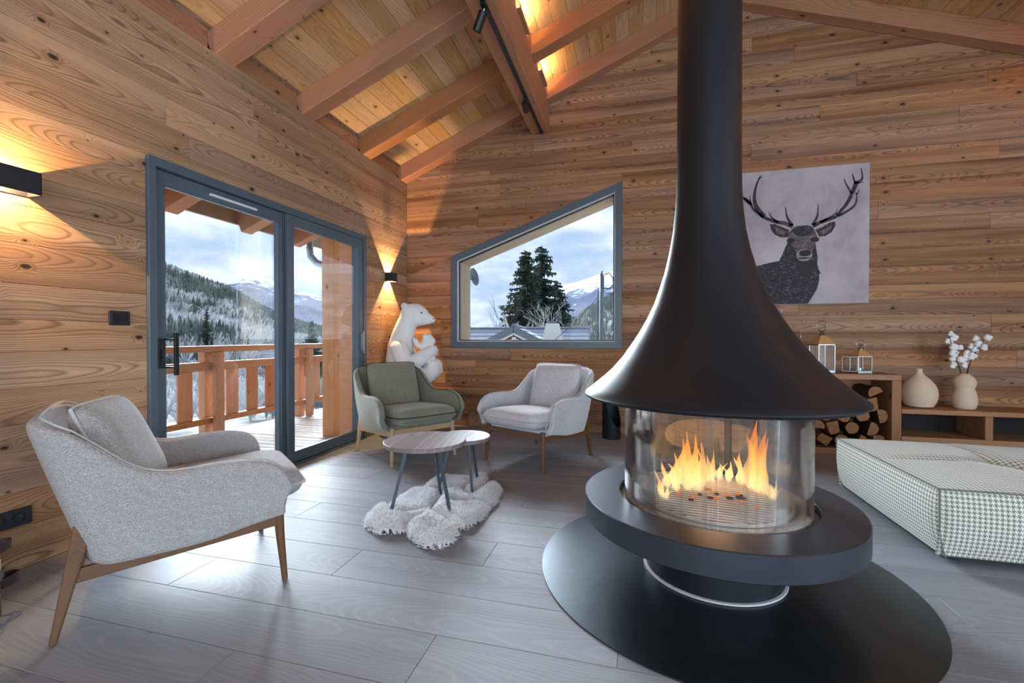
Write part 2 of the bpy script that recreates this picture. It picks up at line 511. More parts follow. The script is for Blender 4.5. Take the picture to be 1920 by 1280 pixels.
def fabric(name, col, dark, scale=150, bumpd=0.004, strength=0.7, contrast=0.55, sheen=0.25, vscale=None):
    t = NT(name)
    P = t.obj()
    wob = t.noise(P, 30, 2, 0.5)
    Pw = t.vmath('ADD', P, t.vmath('SCALE', t.n('CombineXYZ', X=wob, Y=wob, Z=wob).outputs[0], 0.012))
    vo = t.n('TexVoronoi', Vector=t.mapping(Pw, vscale or (1, 1, 1.5)), Scale=scale)
    d = vo.outputs['Distance']
    big = t.noise(P, 7, 3, 0.5)
    c = t.mix(t.math('MULTIPLY', t.math('POWER', d, 1.4), contrast*1.5, clamp=True), col, dark)  # shade of the crevices between nubs put into the colour
    c = t.mix(t.math('MULTIPLY', t.math('SUBTRACT', big, 0.3, clamp=True), 0.4), c, dark)
    h = t.math('SUBTRACT', 1.0, d)
    t.bsdf(c, 0.95, normal=t.bump(h, strength, bumpd), spec=0.15, sheen=sheen)
    return t.m
M['boucle'] = fabric('cream_boucle', srgb(228, 226, 226), srgb(156, 150, 150), 210, 0.007, 1.0, 0.62, 0.25, (1.0, 1.0, 1.7))
M['boucle_far'] = fabric('pale_boucle', srgb(226, 229, 236), srgb(164, 166, 172), 120, 0.005, 0.6, 0.55)
M['green'] = fabric('sage_chenille', srgb(150, 152, 136), srgb(94, 98, 84), 150, 0.003, 0.4, 0.5, 0.5)
M['greenpipe'] = plain('sage_piping', srgb(70, 76, 62), 0.9)
M['boucpipe'] = plain('cream_piping', srgb(196, 194, 195), 0.95, 0, 0.1, 90, 0.2, 0.5)

def houndstooth(name):
    t = NT(name)
    sp = t.n('SeparateXYZ', Vector=t.uv())
    k = 4.0 / 0.021
    u = t.math('MULTIPLY', sp.outputs[0], k); v = t.math('MULTIPLY', sp.outputs[1], k)
    fl = lambda a: t.math('FLOOR', a)
    fr = lambda a, m: t.math('FRACT', t.math('DIVIDE', a, m))
    # eight threads to the repeat, four dark four light, two over two twill
    u = t.math('MULTIPLY', u, 2.0); v = t.math('MULTIPLY', v, 2.0)
    warp = t.math('LESS_THAN', fr(fl(u), 8.0), 0.5)
    weft = t.math('LESS_THAN', fr(fl(v), 8.0), 0.5)
    over = t.math('LESS_THAN', fr(t.math('ADD', fl(u), fl(v)), 4.0), 0.5)
    f = t.math('ADD', t.math('MULTIPLY', over, warp), t.math('MULTIPLY', t.math('SUBTRACT', 1.0, over), weft))
    c = t.mix(f, srgb(222, 222, 212), srgb(120, 124, 116))
    t.bsdf(c, 0.9, normal=t.bump(t.noise(t.obj(), 500, 2, 0.5), 0.25, 0.002), spec=0.2, sheen=0.3)
    return t.m
M['hound'] = houndstooth('houndstooth_wool')

def pane(name, tint=(0.95, 0.97, 0.98), refl=1.0, soot=False):
    t = NT(name)
    tr = t.n('BsdfTransparent', Color=c4(tint))
    gl = t.n('BsdfGlossy', Color=(1, 1, 1, 1), Roughness=0.015)
    fr = t.n('Fresnel', IOR=1.45)
    mx = t.n('MixShader', i0=t.math('MULTIPLY', fr.outputs[0], refl), i1=tr.outputs[0], i2=gl.outputs[0])
    res = mx.outputs[0]
    if soot:
        P = t.obj()
        st = t.noise(t.mapping(P, (14, 14, 0.8)), 1.0, 4, 0.65)
        f = t.n('MapRange', Value=st, i1=0.50, i2=0.80, i3=0.02, i4=0.42).outputs[0]
        df = t.n('BsdfDiffuse', Color=srgb(120, 112, 106))
        res = t.n('MixShader', i0=f, i1=res, i2=df.outputs[0]).outputs[0]
    t.t.links.new(res, t.out.inputs['Surface'])
    return t.m
M['glass'] = pane('window_glass', refl=0.12)
M['fireglass'] = pane('fire_glass', (0.95, 0.94, 0.93), 0.8, True)

def emit(name, col, st):
    t = NT(name)
    em = t.n('Emission', Color=c4(col), Strength=st)
    t.t.links.new(em.outputs[0], t.out.inputs['Surface'])
    return t.m
M['ledwarm'] = emit('warm_led', (1.0, 0.62, 0.28), 8.0)
# ------------------------------------------------------------------ room shell
RX, RZ0, ML, MR = 3.75, 3.27, 0.412, 0.358          # ridge x, ceiling height at left wall, slopes
XR, YR = 8.4, -9.0                                   # right wall, rear wall
def zc(x):                                           # ceiling board underside
    return RZ0 + ML*x if x < RX else RZ0 + ML*RX - MR*(x - RX)
DY0, DY1, DZ = -3.237, -0.95, 2.2                    # glazed door
WIN = [(0.619, 0.969), (2.701, 0.969), (2.701, 2.866), (0.619, 2.108)]

def structure(name): return tag(empty(name), kind='structure')
def sbox(name, lo, hi, mat, parent=None):
    o = MB().box(lo, hi).build(name, mat, parent)
    if parent is None: tag(o, kind='structure')
    return o

rw = random.Random(11)
def rows_from(z0, z1, fixed=(), lo=0.145, hi=0.195):
    zs = [z0]; z = z0
    fx = sorted(fixed)
    while z < z1 - 0.10:
        h = rw.uniform(lo, hi)
        nxt = [f for f in fx if z + 0.09 < f < z + hi + 0.09]
        z = nxt[0] if nxt and abs(nxt[0] - (z + h)) < 0.1 else z + h
        zs.append(min(z, z1))
    if zs[-1] < z1: zs[-1] = z1
    return list(zip(zs[:-1], zs[1:]))

# left wall: masonry core with the door opening, larch boards in front
core = MB()
core.box((-0.30, YR, -0.05), (-0.02, DY0, 3.05)).box((-0.30, DY1, -0.05), (-0.02, 0.45, 3.05)).box((-0.30, DY0, DZ), (-0.02, DY1, 3.05))
core.box((-0.30, YR, 3.05), (-0.075, 0.45, 3.22))
wall_left = tag(core.build('wall_left', M['core']), kind='structure')
ML_ = frame_matrix((0, 0, 0), (0, 1, 0), (0, 0, 1), (1, 0, 0))
rowsL = rows_from(0.0, 3.085, (0.197, 0.69, 1.55, 2.08, 2.278, 2.425, 2.782, 2.954))
door_hole = [(DY0, -0.1), (DY1, -0.1), (DY1, DZ), (DY0, DZ)]
jl = {}
for i, (a, b) in enumerate(rowsL):
    if abs(a - 2.278) < 0.01: jl[i] = [-6.4, -2.958]
    if abs(a - 2.782) < 0.01: jl[i] = [-5.2, -2.436]
plank_field('board', wall_left, ML_, rowsL, -6.6, 0.0, (2.2, 4.0), M['larch'], holes=[door_hole], rnd=rw, joints=jl)
plank_field('board', wall_left, ML_, rowsL, YR, -6.6, (4, 5), M['larch'], rnd=rw)

# back wall: gable
Mb = frame_matrix((0, 0, 0), (1, 0, 0), (0, 0, 1), (0, -1, 0))
gl = ((RX, zc(RX) + 0.02), (0.0, zc(0.0) + 0.02)); gr = ((XR, zc(XR) + 0.02), (RX, zc(RX) + 0.02))
cb = MB()
cx0 = -0.30
cb.prism([(cx0, -0.05), (WIN[0][0], -0.05), (WIN[0][0], zc(WIN[0][0])), (cx0, zc(cx0))], 1, 0.02, 0.45)
cb.prism([(WIN[0][0], -0.05), (WIN[1][0], -0.05), WIN[1], WIN[0]], 1, 0.02, 0.45)
cb.prism([WIN[3], WIN[2], (WIN[2][0], zc(WIN[2][0])), (WIN[3][0], zc(WIN[3][0]))], 1, 0.02, 0.45)
cb.prism([(WIN[1][0], -0.05), (RX, -0.05), (RX, zc(RX)), (WIN[1][0], zc(WIN[1][0]))], 1, 0.02, 0.45)
cb.prism([(RX, -0.05), (XR + 0.3, -0.05), (XR + 0.3, zc(XR + 0.3)), (RX, zc(RX))], 1, 0.02, 0.45)
wall_back = tag(cb.build('wall_back', M['core']), kind='structure')
rowsB = rows_from(0.0, 4.83, lo=0.14, hi=0.185)
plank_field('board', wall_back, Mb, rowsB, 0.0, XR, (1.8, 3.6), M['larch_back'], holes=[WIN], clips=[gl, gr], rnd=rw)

# right wall and rear wall outside the picture, openings set for the added fill lamps
wr = MB()
wr.box((XR, YR, -0.05), (XR + 0.3, -8.5, 3.2)).box((XR, -3.9, -0.05), (XR + 0.3, 0.45, 3.2)).box((XR, -8.5, 2.5), (XR + 0.3, -3.9, 3.2)).box((XR, -8.5, -0.05), (XR + 0.3, -3.9, 0.3))
tag(wr.build('wall_right', M['core']), kind='structure')
wk = MB()
wk.box((-0.3, YR - 0.3, -0.05), (0.9, YR, 3.2)).box((7.5, YR - 0.3, -0.05), (XR + 0.3, YR, 3.2)).box((0.9, YR - 0.3, -0.05), (7.5, YR, 0.3))
wk.prism([(0.9, 2.6), (7.5, 2.6), (7.5, 3.2), (8.7, 3.2), (RX, zc(RX)), (-0.3, 3.2), (0.9, 3.2)], 1, YR - 0.3, YR)
tag(wk.build('wall_rear', M['core']), kind='structure')

# floor
fl = sbox('floor', (-0.02, YR, -0.12), (XR, 0.02, -0.012), M['core'])
rf = random.Random(5)
fy = 0.0; row = 0; yv = [0.0]
rowsF = []
y = -4.015
ys = [y + 0.2597*k for k in range(0, 17)]
ys = [v for v in ys if v < -0.01] + [0.0]
ysn = [y - 0.2597*k for k in range(1, 20)]
ys = sorted([v for v in ysn if v > YR] + ys + [YR])
Mf = frame_matrix((0, 0, 0), (1, 0, 0), (0, 1, 0), (0, 0, 1))
for i, (a, b) in enumerate(zip(ys[:-1], ys[1:])):
    ph = 0.816 + 0.652 * round((a + 3.755) / 0.2597)
    ph = (ph % 1.956)
    cuts = [0.0] + [c for c in [ph - 1.956 + 1.956*k for k in range(7)] if 0.05 < c < XR - 0.05] + [XR]
    for c0, c1 in zip(cuts[:-1], cuts[1:]):
        plank('floorboard', [(c0, a), (c1, a), (c1, b), (c0, b)], Mf, M['floor'], fl, 0.012, 0.0005, 0.0015)

# ceiling: boards on both slopes, rafters, purlin
ceil = structure('ceiling')
al, ar = math.atan(ML), math.atan(MR)
cl, sl, c_r, s_r = math.cos(al), math.sin(al), math.cos(ar), math.sin(ar)
EX = 1.66                                            # eaves overhang
Mcl = frame_matrix((0, 0, RZ0), (0, 1, 0), (cl, 0, sl), (sl, 0, -cl))
Mcr = frame_matrix((RX, 0, zc(RX)), (0, 1, 0), (c_r, 0, -s_r), (-s_r, 0, -c_r))
rc = random.Random(3)
def even_rows(a, b, w):
    n = max(1, round((b - a) / w)); return [(a + (b-a)*i/n, a + (b-a)*(i+1)/n) for i in range(n)]
plank_field('ceiling_board', ceil, Mcl, even_rows(-0.02, RX/cl, 0.152), YR, 0.42, (3.0, 4.6), M['ceil'], rnd=rc, ch=0.003, gap=0.001)
plank_field('soffit_board', ceil, Mcl, even_rows(-EX/cl, -0.02, 0.152), -6.0, 1.2, (3.0, 4.6), M['larch'], rnd=rc, ch=0.003, gap=0.001)
plank_field('ceiling_board', ceil, Mcr, even_rows(0, (XR - RX)/c_r + 0.35, 0.152), YR, 0.42, (3.0, 4.6), M['ceil'], rnd=rc, ch=0.003, gap=0.001)
rd_ = MB()
rd_.prism([(-EX - 0.02, zc(-EX) + 0.03), (RX, zc(RX) + 0.03), (XR + 0.4, zc(XR + 0.4) + 0.03), (XR + 0.4, zc(XR + 0.4) + 0.3), (RX, zc(RX) + 0.3), (-EX - 0.02, zc(-EX) + 0.16)], 1, YR - 0.3, 1.25)
rd_.build('roof_deck', M['core'], ceil)
MB().box((-EX - 0.045, -6.0, zc(-EX) - 0.16), (-EX - 0.015, 1.25, zc(-EX) + 0.17)).build('fascia', M['reveal'], ceil)
def slope_beam(name, x0, x1, y0, y1, depth, mat, left=True, drop=0.0):
    m = ML if left else -MR
    a = math.atan(m); ca, sa = math.cos(a), math.sin(a)
    L = (x1 - x0)/ca
    hh = depth*ca
    mb = MB().box((0, y0 - (y0+y1)/2, -hh), (L, y1 - (y0+y1)/2, 0))
    o = mb.build(name, mat, ceil, bevel=0.006, seg=1)
    o.matrix_basis = frame_matrix((x0, (y0+y1)/2, zc(x0)), (ca, 0, sa), (0, 1, 0), (-sa, 0, ca))
    return o
raft = [(-0.14, -0.002), (-0.98, -0.82), (-1.90, -1.74), (-2.77, -2.60), (-3.66, -3.50), (-4.55, -4.39), (-5.44, -5.28), (-6.33, -6.17), (-7.22, -7.06), (-8.11, -7.95)]
for a, b in raft:
    slope_beam('rafter', -0.09, RX, a, b, 0.195, M['beam'])
    slope_beam('rafter', RX, XR, a, b, 0.195, M['beam'], left=False)
    if a > -4.6: slope_beam('rafter_tail', -1.72, -0.31, a, b, 0.265, M['beam'])
# blocking boards between the rafters on top of the left wall
rs = sorted(raft)
for (a0, a1), (b0, b1) in zip(rs[:-1], rs[1:]):
    plank('blocking_board', [(a1, 3.05), (b0, 3.05), (b0, 3.262), (a1, 3.262)], frame_matrix((-0.055, 0, 0), (0, 1, 0), (0, 0, 1), (1, 0, 0)), M['beam'], ceil, 0.02)
MB().box((-0.075, YR, 3.05), (-0.002, 0, 3.083)).build('wall_plate', M['beam'], ceil)
def beam_y(name, x0, x1, z0, z1, y0, y1, mat):
    mb = MB().box((0, -(x1-x0)/2, -(z1-z0)/2), (y1-y0, (x1-x0)/2, (z1-z0)/2))
    o = mb.build(name, mat, ceil, bevel=0.008, seg=1)
    o.matrix_basis = frame_matrix(((x0+x1)/2, y0, (z0+z1)/2), (0, 1, 0), (-1, 0, 0), (0, 0, 1))
    return o
beam_y('purlin', 1.645, 1.86, 3.52, 4.02, YR, -0.002, M['beam'])
beam_y('purlin', 6.75, 6.96, 3.05, 3.70, YR, -0.002, M['beam'])
beam_y('ridge_beam', RX - 0.09, RX + 0.09, 4.56, 4.80, YR, -0.002, M['beam'])

# ------------------------------------------------------------------ glazed sliding door (door_1)
door = structure('door_1')
fr = MB()
fx0, fx1 = -0.13, 0.022
for lo_, hi_ in (((fx0, DY0, 0.0), (fx1, DY0 + 0.048, DZ)), ((fx0, DY1 - 0.048, 0.0), (fx1, DY1, DZ)), ((fx0, DY0 + 0.0482, DZ - 0.055), (fx1, DY1 - 0.0482, DZ)), ((fx0, DY0 + 0.0482, -0.01), (fx1, DY1 - 0.0482, 0.022))):
    MB().box(lo_, hi_).build('frame_profile', M['frame'], door, bevel=0.003)
tr_ = MB().box((-0.085, DY0 + 0.05, 0.02), (-0.075, DY1 - 0.05, 0.045)).box((-0.02, DY0 + 0.05, 0.02), (-0.012, DY1 - 0.05, 0.04))
tr_.build('track', M['chrome'], door)
def sash(y0, y1, x, st, top, bot, right=False):
    s = MB()
    z0, z1 = 0.028, DZ - 0.058
    xa, xb = x - 0.028, x + 0.028
    s.box((xa, y0, z0), (xb, y0 + st[0], z1)).box((xa, y1 - st[1], z0), (xb, y1, z1))
    s.box((xa, y0 + st[0], z1 - top), (xb, y1 - st[1], z1)).box((xa, y0 + st[0], z0), (xb, y1 - st[1], z0 + bot))
    o = s.build('sash', M['frame'], door, bevel=0.003)
    g = MB().box((x - 0.006, y0 + st[0] - 0.01, z0 + bot - 0.01), (x + 0.006, y1 - st[1] + 0.01, z1 - top + 0.01))
    g.build('glass_pane', M['glass'], o)
    b = MB()
    t = 0.008; xx = xb - 0.004
    b.box((xx - 0.02, y0 + st[0], z0 + bot), (xx, y0 + st[0] + t, z1 - top)).box((xx - 0.02, y1 - st[1] - t, z0 + bot), (xx, y1 - st[1], z1 - top)).box((xx - 0.02, y0 + st[0], z1 - top - t), (xx, y1 - st[1], z1 - top)).box((xx - 0.02, y0 + st[0], z0 + bot), (xx, y1 - st[1], z0 + bot + t))
    b.build('glazing_bead', M['frame'], o)
    return o
sL = sash(DY0 + 0.049, -2.085, -0.012 - 0.035, (0.075, 0.075), 0.085, 0.085)
sR = sash(-2.105, DY1 - 0.06, -0.012, (0.07, 0.075), 0.085, 0.085)
# meeting stile ribs
for k, yy in enumerate((-2.125, -2.145)):
    MB().box((-0.045, yy - 0.006, 0.03), (-0.008, yy + 0.006, DZ - 0.06)).build('interlock_rib', M['frame'], door)
hb = MB()
hb.beam((0.055, -3.100, 0.865), (0.055, -3.100, 1.135), 0.026, 0.014, up=(1, 0, 0))
hb.beam((-0.02, -3.125, 1.09), (0.05, -3.102, 1.09), 0.012, 0.012).beam((-0.02, -3.125, 0.915), (0.05, -3.102, 0.915), 0.012, 0.012)
hb.build('pull_handle', M['black'], sL, bevel=0.002)
MB().box((-0.022, -3.165, 0.91), (-0.008, -3.120, 1.095)).build('lock_plate', M['sconce'], sL, bevel=0.003)
MB().beam((-0.004, -3.142, 0.965), (-0.004, -3.142, 1.03), 0.014, 0.016, up=(1, 0, 0)).build('thumb_lever', M['black'], sL, bevel=0.002)
vb = MB().box((-0.020, -2.80, 2.085), (-0.002, -2.40, 2.10))
vb.build('trickle_vent', M['white'], sL, bevel=0.002)
MB().box((-0.020, -2.82, 2.098), (-0.010, -2.38, 2.118)).build('vent_cover', M['frame'], sL, bevel=0.002)
rh = MB().box((0.016, -1.062, 0.955), (0.030, -1.030, 1.14)).beam((0.05, -1.045, 0.93), (0.05, -1.045, 1.165), 0.014, 0.012, up=(1, 0, 0)).beam((0.02, -1.045, 1.1), (0.05, -1.045, 1.1), 0.01, 0.01).beam((0.02, -1.045, 0.99), (0.05, -1.045, 0.99), 0.01, 0.01)
rh.build('pull_handle', M['zinc'], sR, bevel=0.001)
# reveal lining outside the door
for lo_, hi_ in (((-0.31, DY0, 0), (-0.132, DY0 + 0.02, DZ)), ((-0.31, DY1 - 0.02, 0), (-0.132, DY1, DZ)), ((-0.31, DY0, DZ - 0.02), (-0.132, DY1, DZ))):
    MB().box(lo_, hi_).build('reveal_lining', M['post'], door)

# ------------------------------------------------------------------ trapezoid window (window_1)
win = structure('window_1')
def ring_prism(outer, inner, y0, y1):
    n = len(outer); vs = []
    for y in (y0, y1):
        vs += [(q[0], y, q[1]) for q in outer] + [(q[0], y, q[1]) for q in inner]
    fs = []
    for i in range(n):
        j = (i + 1) % n
        fs += [(i, j, n+j, n+i), (2*n+i, 3*n+i, 3*n+j, 2*n+j), (i, 2*n+i, 2*n+j, j), (n+i, n+j, 3*n+j, 3*n+i)]
    return vs, fs
wi = inset(WIN, 0.078); wi2 = inset(WIN, 0.088); wi3 = inset(WIN, 0.10)
for nm, o_, i_, a, b, m in (('window_frame', WIN, wi, -0.018, 0.07, 'frame'), ('bead', wi, wi2, -0.006, 0.06, 'whitering'), ('gasket', wi2, wi3, 0.03, 0.065, 'black')):
    vs, fs = ring_prism(o_, i_, a, b)
    MB().add(vs, fs).build(nm, M[m], win, bevel=0.003 if nm == 'window_frame' else 0)
MB().prism(inset(WIN, 0.092), 1, 0.040, 0.052).build('glass_pane', M['glass'], win)
# timber reveals of the thick wall outside the glass
wv = inset(WIN, 0.085)
nmv = ['sill_board', 'reveal_board', 'head_board', 'reveal_board']
for i in range(4):
    a, b = WIN[i], WIN[(i+1) % 4]; a2, b2 = wv[i], wv[(i+1) % 4]
    ctr = ((a[0]+b[0])/2, (a[1]+b[1])/2)
    L = math.hypot(b[0]-a[0], b[1]-a[1]); ux = ((b[0]-a[0])/L, (b[1]-a[1])/L)
    th = 0.085 if i != 0 else 0.03
    inn = (-ux[1], ux[0])
    mb = MB().box((-L/2, -th/2, -0.19), (L/2, th/2, 0.19))
    o = mb.build(nmv[i], M['reveal'], win)
    o.matrix_basis = frame_matrix((ctr[0] + inn[0]*th/2, 0.26, ctr[1] + inn[1]*th/2), (ux[0], 0, ux[1]), (inn[0], 0, inn[1]), (ux[1]*0, -1, 0))
# ------------------------------------------------------------------ fireplace
FC = (3.187, -2.981)
fire = tag(empty('fireplace', (FC[0], FC[1], 0)), 'black suspended-hood fireplace with round glass firebox and burning flames', 'fireplace')
def hshift(z):
    k = max(0.0, min(1.0, (z - 0.85) / 0.8)); k = k*k*(3 - 2*k)
    return (-0.0228*k, 0.0037*k)
hp_r = [(0.595, 0.838), (0.56, 0.866), (0.50, 0.917), (0.464, 0.950), (0.41, 1.012), (0.365, 1.076), (0.322, 1.140), (0.29, 1.196), (0.256, 1.262), (0.228, 1.336), (0.20, 1.418), (0.178, 1.505), (0.160, 1.60), (0.149, 1.70), (0.1435, 1.80), (0.141, 1.95)]
prof = [(0.10, 0.850), (0.43, 0.846), (0.45, 0.822), (0.57, 0.818), (0.585, 0.819), (0.593, 0.823), (0.597, 0.831)] + hp_r
MB().lathe(prof, 96, shift=hshift).build('hood', M['hood'], fire)
MB().lathe([(0.141, 1.95), (0.140, 2.4), (0.140, 4.75)], 64, shift=hshift).build('flue', M['hood'], fire)
# hearth ring
rp = [(0.428, 0.300), (0.428, 0.352), (0.431, 0.355), (0.592, 0.355), (0.596, 0.351), (0.596, 0.252), (0.592, 0.248), (0.31, 0.246)]
MB().lathe(rp, 128).build('hearth_ring', M['ring'], fire)
MB().lathe([(0.298, 0.247), (0.298, 0.012), (0.305, 0.006)], 96).build('pedestal', M['hood'], fire)
MB().lathe([(0.300, 0.016), (0.312, 0.015), (0.313, 0.008), (0.300, 0.006)], 96).build('sealing_ring', M['whitering'], fire)
MB().lathe([(0.338, 0.338), (0.345, 0.342), (0.380, 0.349), (0.400, 0.350), (0.405, 0.330), (0.428, 0.318)], 96).build('ash_ledge', M['ash'], fire)
MB().lathe([(0.0, 0.312), (0.30, 0.312), (0.338, 0.338)], 64).build('ash_pan', M['dark'], fire)  # pan coloured dark to give the shade between the grate bars
# grate: rim and bars
MB().lathe([(0.318, 0.345), (0.330, 0.352), (0.336, 0.352), (0.338, 0.340)], 80).build('grate_rim', M['grate'], fire)
for k in range(-10, 11):
    yy = k * 0.0300
    hw = math.sqrt(max(0, 0.322**2 - yy**2))
    if hw > 0.05:
        ca, sa = math.cos(R(-6)), math.sin(R(-6))
        p0 = (-hw*ca - yy*sa, -hw*sa + yy*ca, 0.345); p1 = (hw*ca - yy*sa, hw*sa + yy*ca, 0.345)
        MB().beam(p0, p1, 0.0185, 0.012).build('grate_bar', M['grate'], fire, bevel=0.003, seg=1)
# curved glass: four panels with thin gaps
gr_ = 0.405
ga = [R(-96), R(-24), R(68), R(140), R(264)]
for a0, a1 in zip(ga[:-1], ga[1:]):
    n = 26; b = MB()
    b.lathe([(gr_, 0.325), (gr_, 0.846), (gr_ - 0.005, 0.846), (gr_ - 0.005, 0.325)], n, a0=a0 + 0.006, a1=a1 - 0.006, close=True)
    b.build('curved_glass', M['fireglass'], fire)
for a in (R(-22), R(200), R(138), R(70)):
    MB().beam((0.385*math.cos(a), 0.385*math.sin(a), 0.33), (0.385*math.cos(a), 0.385*math.sin(a), 0.84), 0.028, 0.012, up=(math.cos(a), math.sin(a), 0)).build('glass_channel', M['black'], fire)
# embers
re_ = random.Random(9)
EMB = emit('glowing_ember', (1.0, 0.26, 0.07), 0.7)
for k in range(16):
    a = re_.uniform(0, 6.28); r = re_.uniform(0.02, 0.20)
    MB().sphere((0.03 + r*math.cos(a), -0.02 + r*math.sin(a)*0.8, 0.355), (re_.uniform(0.008, 0.022), re_.uniform(0.006, 0.014), re_.uniform(0.004, 0.008)), 7, 5).build('ember' if k % 2 else 'charcoal', EMB if k % 2 else M['bark'], fire)
# flames: closed wavering tongues
t = NT('flame')
P = t.obj()
sp = t.n('SeparateXYZ', Vector=P)
hgt = sp.outputs[2]
nzf = t.noise(t.mapping(P, (34, 34, 11)), 1.0, 4, 0.65, 1.2)
colr = t.ramp(t.math('ADD', t.math('MULTIPLY', hgt, 1.9), t.math('MULTIPLY', t.math('SUBTRACT', nzf, 0.5), 0.6)), [(0.0, (1.0, 0.74, 0.36)), (0.14, (1.0, 0.58, 0.17)), (0.32, (1.0, 0.38, 0.06)), (0.56, (0.95, 0.20, 0.02))])
fa = t.math('SUBTRACT', t.math('ADD', 0.98, t.math('MULTIPLY', t.math('SUBTRACT', nzf, 0.5), 3.0)), t.math('MULTIPLY', hgt, 1.55), clamp=True)
fa = t.math('MULTIPLY', t.math('MULTIPLY', fa, 0.55), t.math('MULTIPLY', hgt, 24.0, clamp=True))
em = t.n('Emission', Color=colr, Strength=1.7)
mx = t.n('MixShader', i0=fa, i1=t.n('BsdfTransparent').outputs[0], i2=em.outputs[0])
t.t.links.new(mx.outputs[0], t.out.inputs['Surface'])
M['flame'] = t.m
rfl = random.Random(21)
def flame(x, y, h, w, lean=0.0):
    pts = []; rs = []
    n = 14; ph = rfl.uniform(0, 6.28)
    sh = [(0, 0.12), (0.10, 0.62), (0.25, 1.0), (0.42, 0.82), (0.6, 0.55), (0.8, 0.28), (1.0, 0.02)]
    for i in range(n + 1):
        f = i / n
        r = np.interp(f, [s[0] for s in sh], [s[1] for s in sh]) * w
        r *= 1 + 0.30*math.sin(9*f + ph)
        pts.append((lean*f*f + 0.30*w*math.sin(5.5*f + ph)*(0.3 + f), 0.25*w*math.cos(4.7*f + ph)*f, h*f))
        rs.append(max(r, 0.0012))
    m = MB().tube(pts, rs, 12)
    return m.build('flame', M['flame'], fire, loc=(x - FC[0], y - FC[1], 0.346))
FL = [(2.99, -2.90, 0.13, 0.022, -.03), (3.03, -2.86, 0.17, 0.030, .0), (3.06, -2.83, 0.24, 0.034, .01), (3.10, -2.80, 0.27, 0.038, -.02), (3.13, -2.84, 0.19, 0.036, .01), (3.16, -2.80, 0.22, 0.034, .01), (3.19, -2.78, 0.15, 0.028, .01), (3.225, -2.75, 0.17, 0.018, .0), (3.08, -2.93, 0.11, 0.026, -.01), (3.03, -2.95, 0.12, 0.022, .0), (3.12, -2.92, 0.10, 0.020, .0),
      (3.27, -2.72, 0.09, 0.022, -.01), (3.31, -2.73, 0.11, 0.024, .0), (3.35, -2.78, 0.17, 0.030, .0), (3.385, -2.82, 0.28, 0.036, -.01), (3.415, -2.80, 0.34, 0.040, .0), (3.44, -2.83, 0.30, 0.036, .01), (3.40, -2.88, 0.20, 0.030, .0), (3.43, -2.92, 0.14, 0.022, .0), (3.45, -2.98, 0.10, 0.016, .01), (2.95, -3.06, 0.14, 0.016, -.03), (2.975, -3.10, 0.09, 0.012, .0)]
for q in FL: flame(q[0], q[1], q[2], q[3]*0.8, q[4])
for q in FL * 2:
    flame(q[0] + rfl.uniform(-.025, .025), q[1] + rfl.uniform(-.04, .04), q[2]*rfl.uniform(.4, 1.0), q[3]*rfl.uniform(.45, .8), rfl.uniform(-.05, .05))
fl_ = lamp('fire_light', 'POINT', (FC[0] + 0.03, FC[1] + 0.1, 0.50), energy=1.6, color=(1.0, 0.50, 0.18), shadow_soft_size=0.10)
fl_.parent = fire; fl_.location = (0.03, 0.12, 0.50)
# steel plate on the floor in two halves
fp = tag(empty('floor_plate', (FC[0] + 0.006, FC[1] - 0.005, 0)), 'large round black steel plate lying on the floor under the fireplace', 'floor plate')
for s, a0 in ((0, R(-62)), (1, R(118))):
    n = 64; b = MB(); vs = []
    poly = [(0.812*math.cos(a0 + math.pi*i/n), 0.812*math.sin(a0 + math.pi*i/n)) for i in range(n + 1)]
    poly = inset(poly, 0.0006)
    b.prism(poly, 2, 0.0005, 0.006).build('plate_half', M['plate'], fp)
# ------------------------------------------------------------------ armchairs
def cushion_mesh(hx, hy, hz, n=20, pw=6, ed=0.02, sag=0.0):
    vs = []; fs = []; idx = {}
    for side in (1, -1):
        for i in range(n + 1):
            for j in range(n + 1):
                u = -1 + 2*i/n; v = -1 + 2*j/n
                u = math.copysign(abs(u)**0.75, u); v = math.copysign(abs(v)**0.75, v)
                edge = (i in (0, n) or j in (0, n))
                if edge and side == -1: idx[(side, i, j)] = idx[(1, i, j)]; continue
                h = ((1 - abs(u)**pw) * (1 - abs(v)**pw))**0.45
                # corners pulled in slightly
                sx = 1 - 0.035*(1 - v*v)*abs(u)**3; sy = 1 - 0.035*(1 - u*u)*abs(v)**3
                sx = 1 - 0.04*(abs(v)**6); sy = 1 - 0.04*(abs(u)**6)
                z = side*hz*h + 0.0 - sag*(1-u*u)*(1-v*v)
                idx[(side, i, j)] = len(vs); vs.append((hx*u*sx, hy*v*sy, z))
    for side in (1, -1):
        for i in range(n):
            for j in range(n):
                q = [idx[(side, i, j)], idx[(side, i+1, j)], idx[(side, i+1, j+1)], idx[(side, i, j+1)]]
                fs.append(tuple(q if side == 1 else q[::-1]))
    rim = [vs[idx[(1, i, 0)]] for i in range(n)] + [vs[idx[(1, n, j)]] for j in range(n)] + [vs[idx[(1, n-i, n)]] for i in range(n)] + [vs[idx[(1, 0, n-j)]] for j in range(n)]
    return vs, fs, rim

def polyline_at(pts, u):
    d = [0]
    for a, b in zip(pts[:-1], pts[1:]): d.append(d[-1] + math.hypot(b[0]-a[0], b[1]-a[1]))
    s = u*d[-1]
    for k in range(len(pts) - 1):
        if s <= d[k+1] + 1e-9:
            f = (s - d[k]) / max(1e-9, d[k+1] - d[k])
            return (pts[k][0] + (pts[k+1][0]-pts[k][0])*f, pts[k][1] + (pts[k+1][1]-pts[k][1])*f)
    return pts[-1]

